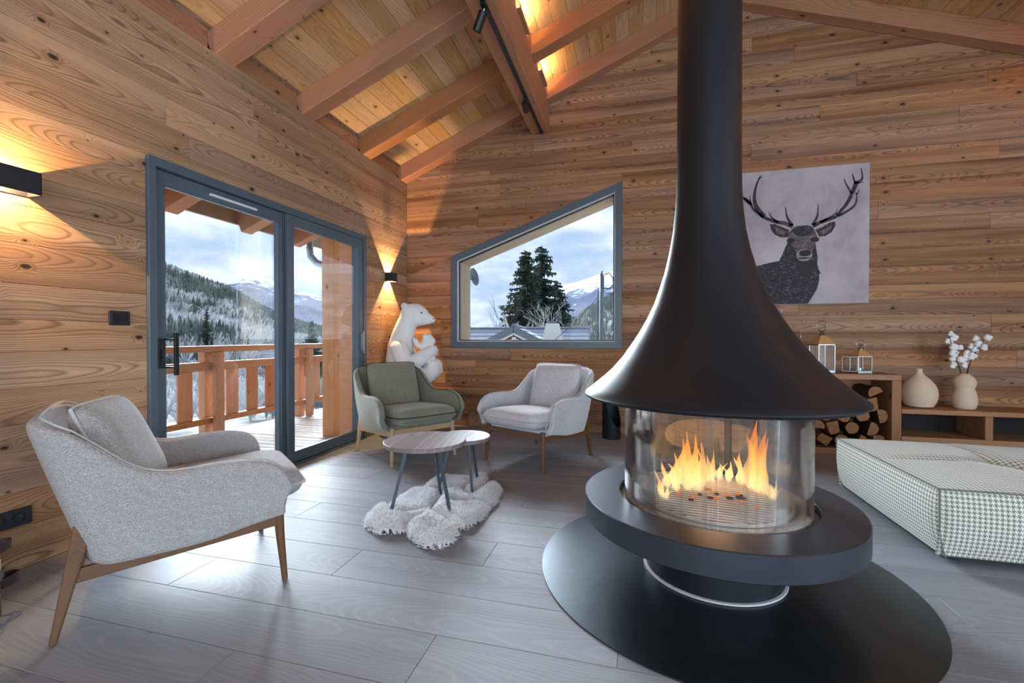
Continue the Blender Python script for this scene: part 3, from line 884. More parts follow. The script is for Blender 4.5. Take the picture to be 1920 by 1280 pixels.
TOPC = [(0.378, 0.43), (0.372, 0.475), (0.358, 0.512), (0.335, 0.541), (0.300, 0.562), (0.25, 0.576), (0.19, 0.584), (0.10, 0.583), (0.02, 0.576), (-0.05, 0.576), (-0.11, 0.588), (-0.165, 0.618), (-0.215, 0.660), (-0.27, 0.712), (-0.33, 0.764)]
BOTC = [(0.366, 0.340), (0.30, 0.316), (0.10, 0.272), (-0.05, 0.258), (-0.17, 0.252)]
def shell_station(k, NS, NC, NB):
    """plan station on the right half: returns bottom (x,y,z) and top (x,y,z)"""
    if k <= NS:
        u = k/NS
        b = polyline_at(BOTC, u); t = polyline_at(TOPC, u)
        wb = 0.335 - 0.03*u; wt = 0.375 - 0.055*u**1.5
        return (wb, b[0], b[1]), (wt, t[0], t[1])
    if k <= NS + NC:
        a = (k - NS)/NC * math.pi/2
        return (0.305 - 0.085*(1 - math.cos(a)), -0.17 - 0.082*math.sin(a), 0.252), (0.32 - 0.10*(1 - math.cos(a)), -0.33 - 0.092*math.sin(a), 0.764 + 0.052*math.sin(a))
    f = (k - NS - NC)/NB
    return (0.22*(1 - f), -0.252, 0.252), (0.22*(1 - f), -0.422 - 0.004*f, 0.816 + 0.010*f)

def make_armchair(label, group, fab, pipe, woodm, legm):
    root = tag(empty('armchair'), label, 'armchair', group)
    NS, NC, NB, NTT = 26, 6, 7, 9
    st = [shell_station(k, NS, NC, NB) for k in range(NS + NC + NB + 1)]
    full = st + [tuple((-p[0], p[1], p[2]) for p in s) for s in reversed(st[:-1])]
    vs = []; fs = []
    for b, t_ in full:
        for j in range(NTT + 1):
            f = j/NTT
            p = [b[i] + (t_[i]-b[i])*f for i in range(3)]
            bul = 0.018*math.sin(math.pi*f)
            p[0] += math.copysign(bul, b[0]) if abs(b[0]) > 0.2 else 0
            vs.append(tuple(p))
    m = NTT + 1
    for i in range(len(full) - 1):
        for j in range(NTT):
            fs.append((i*m + j, (i+1)*m + j, (i+1)*m + j + 1, i*m + j + 1))
    o = mesh_obj('shell', vs, fs, fab, root, smooth=True)
    so = o.modifiers.new('solid', 'SOLIDIFY'); so.thickness = 0.048; so.offset = -1
    su = o.modifiers.new('sub', 'SUBSURF'); su.levels = 1; su.render_levels = 2
    shell = o
    # piping along the rim
    rimp = [(t_[0]*1.0, t_[1], t_[2] + 0.001) for b, t_ in full]
    rimp = [(full[0][0][0], full[0][0][1] + 0.004, full[0][0][2])] + rimp + [(full[-1][0][0], full[-1][0][1] + 0.004, full[-1][0][2])]
    MB().tube(rimp, 0.0042, 6).build('piping', pipe, shell)
    # seat deck under the cushion
    MB().prism([(-0.29, -0.17), (0.29, -0.17), (0.325, 0.345), (-0.325, 0.345)], 2, 0.285, 0.335).build('seat_base', fab, root, bevel=0.015)
    # seat cushion
    v, f, rim = cushion_mesh(0.292, 0.335, 0.078, 20, 7)
    sc = mesh_obj('seat_cushion', v, f, fab, root, smooth=True)
    sc.matrix_basis = Matrix.Translation((0, 0.145, 0.396)) @ Matrix.Rotation(R(3.5), 4, 'X')
    MB().tube(rim + [rim[0]], 0.006, 6, caps=False).build('piping', pipe, sc)
    # back cushion
    v, f, rim = cushion_mesh(0.262, 0.232, 0.062, 18, 4)
    bc = mesh_obj('back_cushion', v, f, fab, root, smooth=True)
    bc.matrix_basis = Matrix.Translation((0, -0.243, 0.622)) @ Matrix.Rotation(R(107), 4, 'X')
    MB().tube(rim + [rim[0]], 0.006, 6, caps=False).build('piping', pipe, bc)
    # legs
    for s in (1, -1):
        MB().tube([(0.318*s, 0.372, 0.0), (0.306*s, 0.356, 0.20), (0.300*s, 0.350, 0.325)], [0.0125, 0.0185, 0.022], 14).build('leg', legm, root)
        q = MB()
        q.beam((0.318*s, -0.385, 0.0), (0.300*s, -0.300, 0.41), 0.026, 0.022, up=(0, 1, 0), w1=0.040, h1=0.058)
        q.build('leg', legm, root, bevel=0.008, seg=3)
        q = MB().beam((0.303*s, -0.325, 0.228), (0.303*s, 0.350, 0.272), 0.026, 0.052)
        q.build('side_rail', woodm, root, bevel=0.005)
    MB().beam((-0.295, 0.352, 0.285), (0.295, 0.352, 0.285), 0.024, 0.048).build('front_rail', woodm, root, bevel=0.005)
    MB().beam((-0.295, -0.335, 0.235), (0.295, -0.335, 0.235), 0.024, 0.048).build('rear_rail', woodm, root, bevel=0.005)
    return root
ch1 = make_armchair('cream boucle armchair on walnut legs in the foreground, seen from its side', 'matching low armchairs', M['boucle'], M['boucpipe'], M['walnut'], M['walnut'])
bc1 = [c for c in ch1.children if c.name.startswith('back_cushion')][0]
bc1.matrix_basis = Matrix.Translation((0.035, -0.205, 0.636)) @ Matrix.Rotation(R(-16), 4, 'Z') @ Matrix.Rotation(R(114), 4, 'X') @ Matrix.Diagonal((0.82, 0.95, 1.15, 1))
ch1.location = (0.798, -3.669, 0); ch1.rotation_euler = (0, 0, R(-37.32))
ch2 = make_armchair('sage green chenille armchair with dark piping beside the glass door', 'matching low armchairs', M['green'], M['greenpipe'], M['oakleg'], M['oakleg'])
ch2.location = (0.722, -1.392, 0); ch2.rotation_euler = (0, 0, R(-124.7))
ch3 = make_armchair('pale grey boucle armchair on brown legs below the slanted window', 'matching low armchairs', M['boucle_far'], M['boucpipe'], M['walnut'], M['walnut'])
ch3.location = (1.992, -1.230, 0); ch3.rotation_euler = (0, 0, R(-205.4))

# ------------------------------------------------------------------ two round coffee tables
def table(name, label, c, r, z, feet, th=0.026):
    root = tag(empty(name, (c[0], c[1], 0)), label, 'coffee table', 'pair of round coffee tables')
    n = 72
    top = MB().lathe([(0.0, z - th), (r - 0.004, z - th), (r, z - th + 0.004), (r, z - 0.004), (r - 0.004, z), (0.0, z)], n, smooth=False)
    o = top.build('table_top', M['tabletop'], root); o.rotation_euler = (0, 0, R(100))
    for fx, fy in feet:
        d = Vector((fx - c[0], fy - c[1], 0))
        p1 = Vector((d.x, d.y, 0.030)); p0 = Vector((d.x*0.52, d.y*0.52, z - th))
        q = MB().beam(p0, p1, 0.020, 0.013, up=(d.y, -d.x, 0)); q.build('leg', M['greymetal'], root, bevel=0.002)
    MB().lathe([(0.0, z - th - 0.008), (r*0.62, z - th - 0.008), (r*0.62, z - th - 0.0005)], 32).build('mount_plate', M['greymetal'], root)
    return root
table('coffee_table', 'larger and higher round coffee table with dusky wood top on grey legs', (1.555, -2.685), 0.256, 0.458, [(1.387, -2.813), (1.771, -2.788), (1.549, -2.437)])
table('coffee_table', 'smaller and lower round coffee table partly under the larger one', (1.662, -2.300), 0.192, 0.408, [(1.502, -2.359), (1.775, -2.419), (1.708, -2.120)])

# ------------------------------------------------------------------ sheepskin rug
OUT = [(1.333,-2.997),(1.445,-3.066),(1.515,-3.047),(1.578,-3.015),(1.592,-2.997),(1.647,-3.069),(1.739,-3.138),(1.797,-3.155),(1.851,-3.14),(1.883,-3.074),(1.892,-3.003),(1.879,-2.905),(1.904,-2.868),(1.945,-2.761),(1.946,-2.639),(1.947,-2.507),(1.944,-2.363),(1.917,-2.234),(1.86,-2.152),(1.8,-2.117),(1.736,-2.001),(1.678,-1.96),(1.634,-1.986),(1.637,-2.068),(1.573,-2.085),(1.513,-2.088),(1.457,-2.103),(1.393,-2.12),(1.367,-2.181),(1.383,-2.304),(1.393,-2.362),(1.357,-2.407),(1.326,-2.506),(1.317,-2.594),(1.336,-2.67),(1.315,-2.715),(1.256,-2.721),(1.265,-2.821),(1.287,-2.903)]
SEAM = [[(1.33,-2.76),(1.421,-2.833),(1.512,-2.826),(1.61,-2.747),(1.577,-2.476)],[(1.61,-2.747),(1.754,-2.83),(1.885,-2.938)],[(1.585,-3.03),(1.562,-2.947),(1.598,-2.855)],[(1.37,-2.39),(1.442,-2.411),(1.536,-2.402),(1.671,-2.338),(1.683,-2.238),(1.65,-2.05)],[(1.671,-2.338),(1.768,-2.447),(1.788,-2.259),(1.80,-2.10)],[(1.577,-2.476),(1.536,-2.402)],[(1.69,-2.60),(1.93,-2.553)]]
def seg_dist(P, segs):
    d = np.full(P.shape[0], 9.0)
    for a, b in segs:
        a = np.array(a); b = np.array(b); ab = b - a
        t_ = np.clip(((P - a) @ ab) / (ab @ ab), 0, 1)
        d = np.minimum(d, np.linalg.norm(P - (a + t_[:, None]*ab), axis=1))
    return d
osegs = list(zip(OUT, OUT[1:] + OUT[:1]))
ssegs = [s for l in SEAM for s in zip(l[:-1], l[1:])]
def inside(P):
    c = np.zeros(P.shape[0], bool)
    for (x0, y0), (x1, y1) in osegs:
        cond = ((y0 > P[:, 1]) != (y1 > P[:, 1]))
        xi = (x1 - x0)*(P[:, 1] - y0)/((y1 - y0) or 1e-9) + x0
        c ^= cond & (P[:, 0] < xi)
    return c
def rug_h(P):
    do = seg_dist(P, osegs); ds = seg_dist(P, ssegs); ins = inside(P)
    e_ = np.clip(do/0.07, 0, 1); e_ = np.sqrt(1 - (1 - e_)**2)
    s_ = np.clip(ds/0.06, 0, 1); s_ = np.sqrt(1 - (1 - s_)**2)
    h = 0.062*e_*(0.16 + 0.84*s_)
    return np.where(ins, h, -1)
step = 0.0125
gx = np.arange(1.22, 2.0, step); gy = np.arange(-3.20, -1.92, step)
GX, GY = np.meshgrid(gx, gy, indexing='ij')
PP = np.stack([GX.ravel(), GY.ravel()], 1)
HH = rug_h(PP)
jit = np.array([0.006*mnoise.noise(Vector((x*14, y*14, 3.1))) + 0.004*mnoise.noise(Vector((x*35, y*35, 1.1))) for x, y in PP])
ny = len(gy)
rvs = [(x, y, max(0.004, (h if h > 0 else 0) + j) if h > 0 else 0.003) for (x, y), h, j in zip(PP, HH, jit)]
rfs = []
for i in range(len(gx) - 1):
    for j in range(ny - 1):
        a = i*ny + j
        q = (a, a + ny, a + ny + 1, a + 1)
        if sum(HH[k] > 0 for k in q) >= 3: rfs.append(q)
used = sorted({k for f in rfs for k in f}); mapk = {k: i for i, k in enumerate(used)}
t = NT('sheepskin')
ff = t.noise(t.obj(), 90, 3, 0.6)
fc_ = t.mix(ff, srgb(236, 236, 240), srgb(254, 254, 254))
d_ = t.n('BsdfDiffuse', Color=fc_); tl_ = t.n('BsdfTranslucent', Color=fc_)
t.t.links.new(t.n('MixShader', i0=0.38, i1=d_.outputs[0], i2=tl_.outputs[0]).outputs[0], t.out.inputs['Surface'])
M['fur'] = t.m
rug = tag(empty('sheepskin_rug', (0, 0, 0)), 'white patchwork sheepskin rug on the floor under the coffee tables', 'rug')
mesh_obj('pelt', [rvs[k] for k in used], [tuple(mapk[k] for k in f) for f in rfs], plain('pelt_skin', srgb(226, 226, 230), 0.95, 0, 0.1, 40, 0.08, 0.4), rug, smooth=True)
# fur: short curved locks
rng = np.random.RandomState(4)
N = 56000
Q = np.stack([rng.uniform(1.24, 1.96, N), rng.uniform(-3.17, -1.95, N)], 1)
qh = rug_h(Q); ok = (qh > 0) & ((seg_dist(Q, ssegs) > 0.011) | (rng.rand(N) < 0.1)); Q = Q[ok]; qh = qh[ok]
eps = 0.01
gxx = (np.maximum(rug_h(Q + [eps, 0]), 0) - np.maximum(rug_h(Q - [eps, 0]), 0))/(2*eps)
gyy = (np.maximum(rug_h(Q + [0, eps]), 0) - np.maximum(rug_h(Q - [0, eps]), 0))/(2*eps)
n = len(Q)
nx_ = np.stack([-gxx, -gyy, np.ones(n)], 1); nx_ /= np.linalg.norm(nx_, axis=1)[:, None]
ang = np.array([6.0*mnoise.noise(Vector((x*6, y*6, 7))) for x, y in Q])
flow = np.stack([np.cos(ang), np.sin(ang), np.zeros(n)], 1)*0.75 + rng.normal(0, 0.35, (n, 3))
d1 = nx_*0.9 + flow*0.5; d1 /= np.linalg.norm(d1, axis=1)[:, None]
d2 = nx_*0.25 + flow*1.0; d2[:, 2] -= 0.15; d2 /= np.linalg.norm(d2, axis=1)[:, None]
ln = (rng.uniform(0.010, 0.019, n)*np.clip(seg_dist(Q, ssegs)/0.05, 0.22, 1))[:, None]
sd = np.cross(d1, rng.normal(0, 1, (n, 3))); sd /= np.linalg.norm(sd, axis=1)[:, None]
wd = rng.uniform(0.0012, 0.0024, n)[:, None]
B0 = np.concatenate([Q, (qh - 0.004)[:, None]], 1)
m1 = B0 + d1*ln; tip = m1 + d2*ln*1.1
tip[:, 2] = np.maximum(tip[:, 2], 0.004); m1[:, 2] = np.maximum(m1[:, 2], 0.004)
V = np.concatenate([B0 - sd*wd, B0 + sd*wd, m1 + sd*wd*0.8, m1 - sd*wd*0.8, tip], 0)
I = np.arange(n)
F = [(i, n+i, 2*n+i, 3*n+i) for i in I] + [(3*n+i, 2*n+i, 4*n+i) for i in I]
fo = mesh_obj('fur', V.tolist(), F, M['fur'], rug); tag(fo, kind='stuff')
# ------------------------------------------------------------------ polar bear sculpture with cub, on a plinth
bear = tag(empty('bear_sculpture', (0.45, -0.5, 0), R(14.958)), 'white seated polar bear sculpture hugging a cub, in the corner behind the green armchair', 'sculpture')
# local axes: x = to the right (the way it faces), y = away, z up.  (X,Y) below are sketch units on the side view
def bl(X, Y, d=0.0): return Vector(((X - 606)*0.00092, d, 1.497 - (Y - 121)*0.00092))
U = 0.00092
def blob(mb, pts, n=14, flat=1.0):
    """chain of spheres joined by cones: list of (X, Y, depth, radius in units)"""
    ps = [bl(p[0], p[1], p[2]) for p in pts]; rs = [p[3]*U for p in pts]
    for p, r in zip(ps, rs): mb.sphere(p, (r, r*flat, r), n, 10)
    for (p, r), (q, s) in zip(list(zip(ps, rs))[:-1], list(zip(ps, rs))[1:]):
        L = (q - p).length
        k = max(2, int(L / (0.012)))
        for i in range(1, k):
            f = i/k; mb.sphere(p.lerp(q, f), (r + (s-r)*f, (r + (s-r)*f)*flat, r + (s-r)*f), n, 8)
def remeshed(mb, name, mat, parent, vox=0.009, smooth=6):
    o = mb.build(name, mat, parent, fix=False)
    r = o.modifiers.new('remesh', 'REMESH'); r.mode = 'VOXEL'; r.voxel_size = vox; r.use_smooth_shade = True
    s = o.modifiers.new('smooth', 'SMOOTH'); s.iterations = smooth; s.factor = 0.5
    return o
body = MB()
blob(body, [(380, 1010, 0, 215), (345, 830, 0, 185), (345, 690, 0, 165), (372, 540, 0, 143), (410, 420, 0, 128), (450, 330, 0, 122)], flat=1.05)
blob(body, [(450, 330, 0, 122), (480, 262, 0, 138), (545, 262, 0, 132)])                       # skull
blob(body, [(540, 290, 0, 128), (620, 305, 0, 98), (690, 322, 0, 68), (742, 332, 0, 42)])        # muzzle
blob(body, [(545, 235, 0, 110), (620, 262, 0, 82)])                                              # brow
for s in (-1, 1):
    blob(body, [(415, 165, 0.085*s, 46), (440, 200, 0.095*s, 44)])                              # ears
    blob(body, [(360, 700, 0.10*s, 118), (430, 850, 0.165*s, 108), (520, 880, 0.17*s, 98), (640, 800, 0.14*s, 88), (735, 725, 0.07*s, 72)])   # arms round the cub
    blob(body, [(400, 1060, 0.10*s, 170), (560, 1050, 0.15*s, 120), (700, 1030, 0.13*s, 100), (770, 965, 0.11*s, 92), (775, 905, 0.10*s, 78)])   # legs with raised feet
remeshed(body, 'bear_body', M['bearwhite'], bear)
cub = MB()
blob(cub, [(690, 588, 0, 78), (735, 600, -0.01, 52)])
blob(cub, [(640, 545, 0.045, 30), (640, 545, 0.045, 30)]); blob(cub, [(660, 540, -0.05, 30), (660, 540, -0.05, 30)])
blob(cub, [(680, 640, 0, 80), (690, 760, 0, 95), (690, 900, 0, 100)])
blob(cub, [(640, 690, -0.05, 38), (570, 640, -0.07, 34), (545, 590, -0.075, 33)])
blob(cub, [(700, 700, -0.05, 40), (760, 690, -0.08, 34)])
blob(cub, [(690, 930, -0.06, 48), (650, 990, -0.10, 40)]); blob(cub, [(690, 930, 0.06, 48), (740, 990, 0.06, 40)])
remeshed(cub, 'cub', M['bearwhite'], bear, 0.008, 5)
for s in (-1, 1):
    MB().sphere(bl(622, 250, 0.088*s), (0.013, 0.009, 0.013), 12, 8).build('eye', M['blackgloss'], bear)
    MB().sphere(bl(762, 322, 0.024*s), (0.009, 0.008, 0.009), 10, 8).build('nostril', M['blackgloss'], bear)
MB().box((-0.26, -0.24, 0.0), (0.15, 0.24, 0.485)).build('plinth', M['concrete'], bear, bevel=0.01)

# ------------------------------------------------------------------ pouf
pf = tag(empty('pouf', (0, 0, 0)), 'large low square pouf in pale green and white houndstooth wool', 'pouf')
PX0, PX1, PY0, PY1, PZ0, PZ1 = 4.245, 5.46, -2.675, -1.545, 0.045, 0.375
def quilted(nx=36, ny=34, nz=8):
    vs = []; fs = []; uvs = []
    def top(u, v):
        x = PX0 + (PX1-PX0)*u; y = PY0 + (PY1-PY0)*v
        crown = 0.035*(4*u*(1-u))**0.6*(4*v*(1-v))**0.6
        sx = min(abs(u-0.5), 1)*(PX1-PX0); sy = min(abs(v-0.5), 1)*(PY1-PY0)
        dip = 0.028*math.exp(-(sx/0.030)**2)*(4*v*(1-v))**0.4 + 0.028*math.exp(-(sy/0.030)**2)*(4*u*(1-u))**0.4
        dip = min(dip, 0.034)
        for bu in (0.5,):
            for bv in (0.5,):
                d2 = ((u-bu)*(PX1-PX0))**2 + ((v-bv)*(PY1-PY0))**2
                dip += 0.055*math.exp(-d2/0.10**2)
        wr = 0.004*mnoise.noise(Vector((x*5, y*5, 0)))
        return (x, y, PZ1 + crown - dip + wr)
    def grid(fn, a, b, uvf):
        base = len(vs)
        for i in range(a + 1):
            for j in range(b + 1):
                p = fn(i/a, j/b); vs.append(p); uvs.append(uvf(p))
        for i in range(a):
            for j in range(b):
                fs.append((base + i*(b+1) + j, base + (i+1)*(b+1) + j, base + (i+1)*(b+1) + j + 1, base + i*(b+1) + j + 1))
    def side(fx):
        def f(u, w):
            x, y, nxv, nyv = fx(u)
            bul = 0.022*math.sin(math.pi*w)**0.7*(4*u*(1-u))**0.15
            pinch = -0.03*(1-w)**3
            return (x + nxv*(bul + pinch), y + nyv*(bul + pinch), PZ0 + (PZ1-PZ0)*w + 0.02*(1-w)*0)
        return f
    grid(top, nx, ny, lambda p: (p[0], p[1]))
    grid(side(lambda u: (PX0 + (PX1-PX0)*u, PY0, 0, -1)), nx, nz, lambda p: (p[0], p[2]))
    grid(side(lambda u: (PX1 - (PX1-PX0)*u, PY1, 0, 1)), nx, nz, lambda p: (p[0], p[2]))
    grid(side(lambda u: (PX0, PY1 - (PY1-PY0)*u, -1, 0)), ny, nz, lambda p: (p[1], p[2]))
    grid(side(lambda u: (PX1, PY0 + (PY1-PY0)*u, 1, 0)), ny, nz, lambda p: (p[1], p[2]))
    return vs, fs, uvs
v, f, uvs = quilted()
po = mesh_obj('cushion_body', v, f, M['hound'], pf, smooth=True)
ul = po.data.uv_layers.new(name='UVMap')
for lp in po.data.loops: ul.data[lp.index].uv = uvs[lp.vertex_index]
MB().box((PX0 + 0.03, PY0 + 0.03, 0.035), (PX1 - 0.03, PY1 - 0.03, 0.06)).build('base_board', M['dark'], pf)
seam = M['greenpipe']
sm = plain('pouf_seam', srgb(110, 116, 106), 0.9)
rimt = [(PX0, PY0, PZ1), (PX1, PY0, PZ1), (PX1, PY1, PZ1), (PX0, PY1, PZ1), (PX0, PY0, PZ1)]
MB().tube(rimt, 0.005, 6).build('seam_piping', sm, pf)
for (x, y, dx, dy) in ((PX0, PY0, -1, -1), (PX1, PY0, 1, -1), (PX0, PY1, -1, 1), (PX1, PY1, 1, 1)):
    pts = []
    for i in range(9):
        w = i/8; b = -0.03*(1-w)**3
        pts.append((x + dx*b, y + dy*b, PZ0 + (PZ1-PZ0)*w))
    MB().tube(pts, 0.004, 6).build('seam_piping', sm, pf)
for x in (PX0 + 0.12, PX1 - 0.12):
    for y in (PY0 + 0.12, PY1 - 0.12):
        MB().tube([(x, y, 0), (x, y, 0.04)], 0.025, 14).build('foot', M['black'], pf)
MB().sphere(((PX0+PX1)/2, (PY0+PY1)/2, PZ1 - 0.052), (0.016, 0.016, 0.008), 12, 6).build('tuft_button', M['greenpipe'], pf)

# ------------------------------------------------------------------ bench: tall log box and low shelf unit
YB = -0.40
lb = tag(empty('log_box', (4.6, -0.2, 0)), 'open brown wooden log box behind the fireplace, full of split logs', 'log box')
def bpart(par, name, lo, hi, mat=None):
    # local grain along x for horizontals, along z for uprights
    c = [(a+b)/2 for a, b in zip(lo, hi)]; s = [b-a for a, b in zip(lo, hi)]
    base = par.location
    if s[2] > s[0]:
        o = MB().box((-s[2]/2, -s[1]/2, -s[0]/2), (s[2]/2, s[1]/2, s[0]/2)).build(name, mat or M['bench'], par, bevel=0.003, seg=1)
        o.matrix_basis = frame_matrix((c[0]-base.x, c[1]-base.y, c[2]-base.z), (0, 0, 1), (0, 1, 0), (-1, 0, 0))
    else:
        o = MB().box(tuple(-q/2 for q in s), tuple(q/2 for q in s)).build(name, mat or M['bench'], par, bevel=0.003, seg=1)
        o.location = (c[0]-base.x, c[1]-base.y, c[2]-base.z)
    return o
bpart(lb, 'top_board', (4.02, YB, 0.707), (5.192, -0.005, 0.757))
bpart(lb, 'side_board', (5.117, YB, 0.0), (5.192, -0.005, 0.706))
bpart(lb, 'side_board', (4.02, YB, 0.0), (4.09, -0.005, 0.706))
bpart(lb, 'bottom_board', (4.091, YB, 0.0), (5.116, -0.005, 0.055))
bpart(lb, 'back_board', (4.091, -0.03, 0.056), (5.116, -0.005, 0.706))
lsf = tag(empty('low_shelf', (6.4, -0.2, 0)), 'long low brown wooden shelf bench with open compartments along the back wall', 'shelf')
bpart(lsf, 'top_board', (5.194, YB, 0.405), (7.9, -0.005, 0.448))
bpart(lsf, 'shelf_board', (5.194, YB, 0.141), (7.9, -0.005, 0.198))
for x in (5.811, 6.55, 7.25, 7.84):
    bpart(lsf, 'divider', (x, YB, 0.199), (x + 0.058, -0.03, 0.404))
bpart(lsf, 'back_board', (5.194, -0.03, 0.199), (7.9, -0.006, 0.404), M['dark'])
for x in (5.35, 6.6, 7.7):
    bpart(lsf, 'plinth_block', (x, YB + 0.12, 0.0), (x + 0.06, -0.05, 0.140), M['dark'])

# logs
rl = random.Random(31)
def log(x, z, r, kind, label):
    n = {'round': 11, 'half': 8, 'wedge': 5}[kind]
    a0 = rl.uniform(0, 6.28)
    if kind == 'round': poly = [(r*(1 + rl.uniform(-.08, .08))*math.cos(a0 + 6.283*i/n), r*(1 + rl.uniform(-.08, .08))*math.sin(a0 + 6.283*i/n)) for i in range(n)]
    elif kind == 'half': poly = [(r*1.1*math.cos(a0 + 3.6*i/(n-1)), r*1.1*math.sin(a0 + 3.6*i/(n-1))) for i in range(n)]
    else: poly = [(r*1.15*math.cos(a0 + q)*rl.uniform(.9, 1.1), r*1.15*math.sin(a0 + q)*rl.uniform(.9, 1.1)) for q in (0, 0.6, 1.2, 3.0, 4.6)]
    y0 = YB + 0.01 + rl.uniform(0, 0.05); y1 = -0.06
    m = MB()
    nn = len(poly); seg = 5
    vs = []
    for k in range(seg + 1):
        f = k/seg
        for q in poly:
            w = 1 + rl.uniform(-.04, .04)
            vs.append((q[0]*w, (y1-y0)*f, q[1]*w))
    fs = []
    for k in range(seg):
        for i in range(nn): fs.append((k*nn+i, k*nn+(i+1) % nn, (k+1)*nn+(i+1) % nn, (k+1)*nn+i))
    o = tag(empty('firewood_log', (x, y0, z)), label, 'log', 'split logs in the log box')
    b = MB().add(vs, fs); b.build('bark_side', M['bark'] if kind != 'wedge' else M['logwood'], o)
    for yy in (-0.002, y1-y0):
        MB().add([(q[0]*0.99, yy, q[1]*0.99) for q in poly], [tuple(range(nn))]).build('cut_end', M['logwood'], o)
    return o
KL = {'wedge': 'wedge-shaped log ', 'half': 'half-round log ', 'round': 'round log '}
RL = ['in the bottom row of the log box', 'in the second row up in the log box', 'in the middle row of the log box', 'in the fourth row up in the log box', 'on top of the pile in the log box']
kinds = ['wedge', 'half', 'round', 'wedge', 'half', 'wedge']
k = 0
for row, (zz, xs) in enumerate([(0.125, [4.17, 4.31, 4.45, 4.59, 4.73, 4.88, 5.03]), (0.248, [4.24, 4.38, 4.53, 4.67, 4.82, 4.97]), (0.368, [4.18, 4.32, 4.47, 4.61, 4.76, 4.91, 5.045]), (0.482, [4.25, 4.40, 4.55, 4.70, 4.98]), (0.585, [4.33, 4.48, 5.0])]):
    for x in xs:
        log(x, zz, rl.uniform(0.054, 0.064), kinds[(k*5 + row) % 6], KL[kinds[(k*5 + row) % 6]] + RL[row] + ', ' + ['rightmost', 'second from the right', 'third from the right', 'fourth from the right', 'fifth from the right', 'sixth from the right', 'leftmost'][len(xs) - 1 - xs.index(x)]); k += 1

# ------------------------------------------------------------------ vases and cotton
va = tag(empty('round_vase', (5.415, -0.22, 0.449)), 'squat round beige clay vase with a tiny neck on the low shelf', 'vase')
MB().lathe([(0.0, 0.0), (0.075, 0.0), (0.105, 0.012), (0.128, 0.06), (0.137, 0.115), (0.133, 0.165), (0.115, 0.215), (0.080, 0.262), (0.048, 0.292), (0.030, 0.312), (0.024, 0.335), (0.026, 0.358), (0.022, 0.358), (0.018, 0.335), (0.0, 0.30)], 40).build('vase_body', M['vase'], va)
vb_ = tag(empty('gourd_vase', (5.763, -0.22, 0.449)), 'beige double-bellied clay vase holding cotton branches', 'vase')
MB().lathe([(0.0, 0.0), (0.068, 0.0), (0.080, 0.012), (0.090, 0.055), (0.090, 0.095), (0.082, 0.140), (0.070, 0.178), (0.069, 0.190), (0.078, 0.212), (0.082, 0.240), (0.074, 0.272), (0.055, 0.298), (0.036, 0.312), (0.032, 0.318), (0.026, 0.312), (0.0, 0.28)], 40).build('vase_body', M['vase'], vb_)
rb = random.Random(77)
def cotton(x0, pts, bolls, label):
    o = tag(empty('cotton_branch', (x0, -0.22, 0.70)), label, 'branch', 'cotton branches in the gourd vase')
    P_ = [(p[0]-x0, p[1], p[2]-0.70) for p in pts]
    MB().tube(P_, [0.005, 0.004, 0.0035, 0.002][:len(P_)], 7).build('stem', M['twig'], o)
    for (bx, bz, r) in bolls:
        by = rb.uniform(-0.03, 0.03); c = Vector((bx-x0, by, bz-0.70))
        best = min((Vector(q) for q in P_), key=lambda q: (q - c).length)
        MB().tube([best.lerp(c, 0.0), c], 0.0018, 5).build('twig', M['twig'], o)
        m = MB()
        for a in range(4):
            q = 6.283*a/4 + rb.uniform(0, 1)
            m.sphere(c + Vector((math.cos(q), 0.8*math.sin(q*1.7), math.sin(q)))*r*0.55, r*0.72, 9, 7)
        m.build('cotton_boll', M['cotton'], o)
cotton(5.75, [(5.75, 0, 0.70), (5.725, 0, 0.82), (5.69, 0, 0.93), (5.64, 0, 1.13)], [(5.69, 0.845, .028), (5.735, 0.895, .028), (5.68, 0.915, .03), (5.70, 0.955, .03), (5.66, 0.955, .028), (5.665, 1.015, .03), (5.715, 1.01, .022), (5.65, 1.06, .028), (5.68, 1.10, .03), (5.645, 1.135, .02)], 'left one of the two cotton branches standing in the gourd vase')
cotton(5.772, [(5.772, 0, 0.70), (5.79, 0, 0.82), (5.83, 0, 0.95), (5.92, 0, 1.10)], [(5.775, 0.845, .028), (5.78, 0.915, .028), (5.82, 0.93, .03), (5.80, 0.955, .028), (5.845, 0.985, .026), (5.83, 1.02, .026), (5.865, 1.04, .03), (5.895, 1.01, .026), (5.86, 1.09, .026), (5.92, 1.10, .028)], 'right one of the two cotton branches standing in the gourd vase')

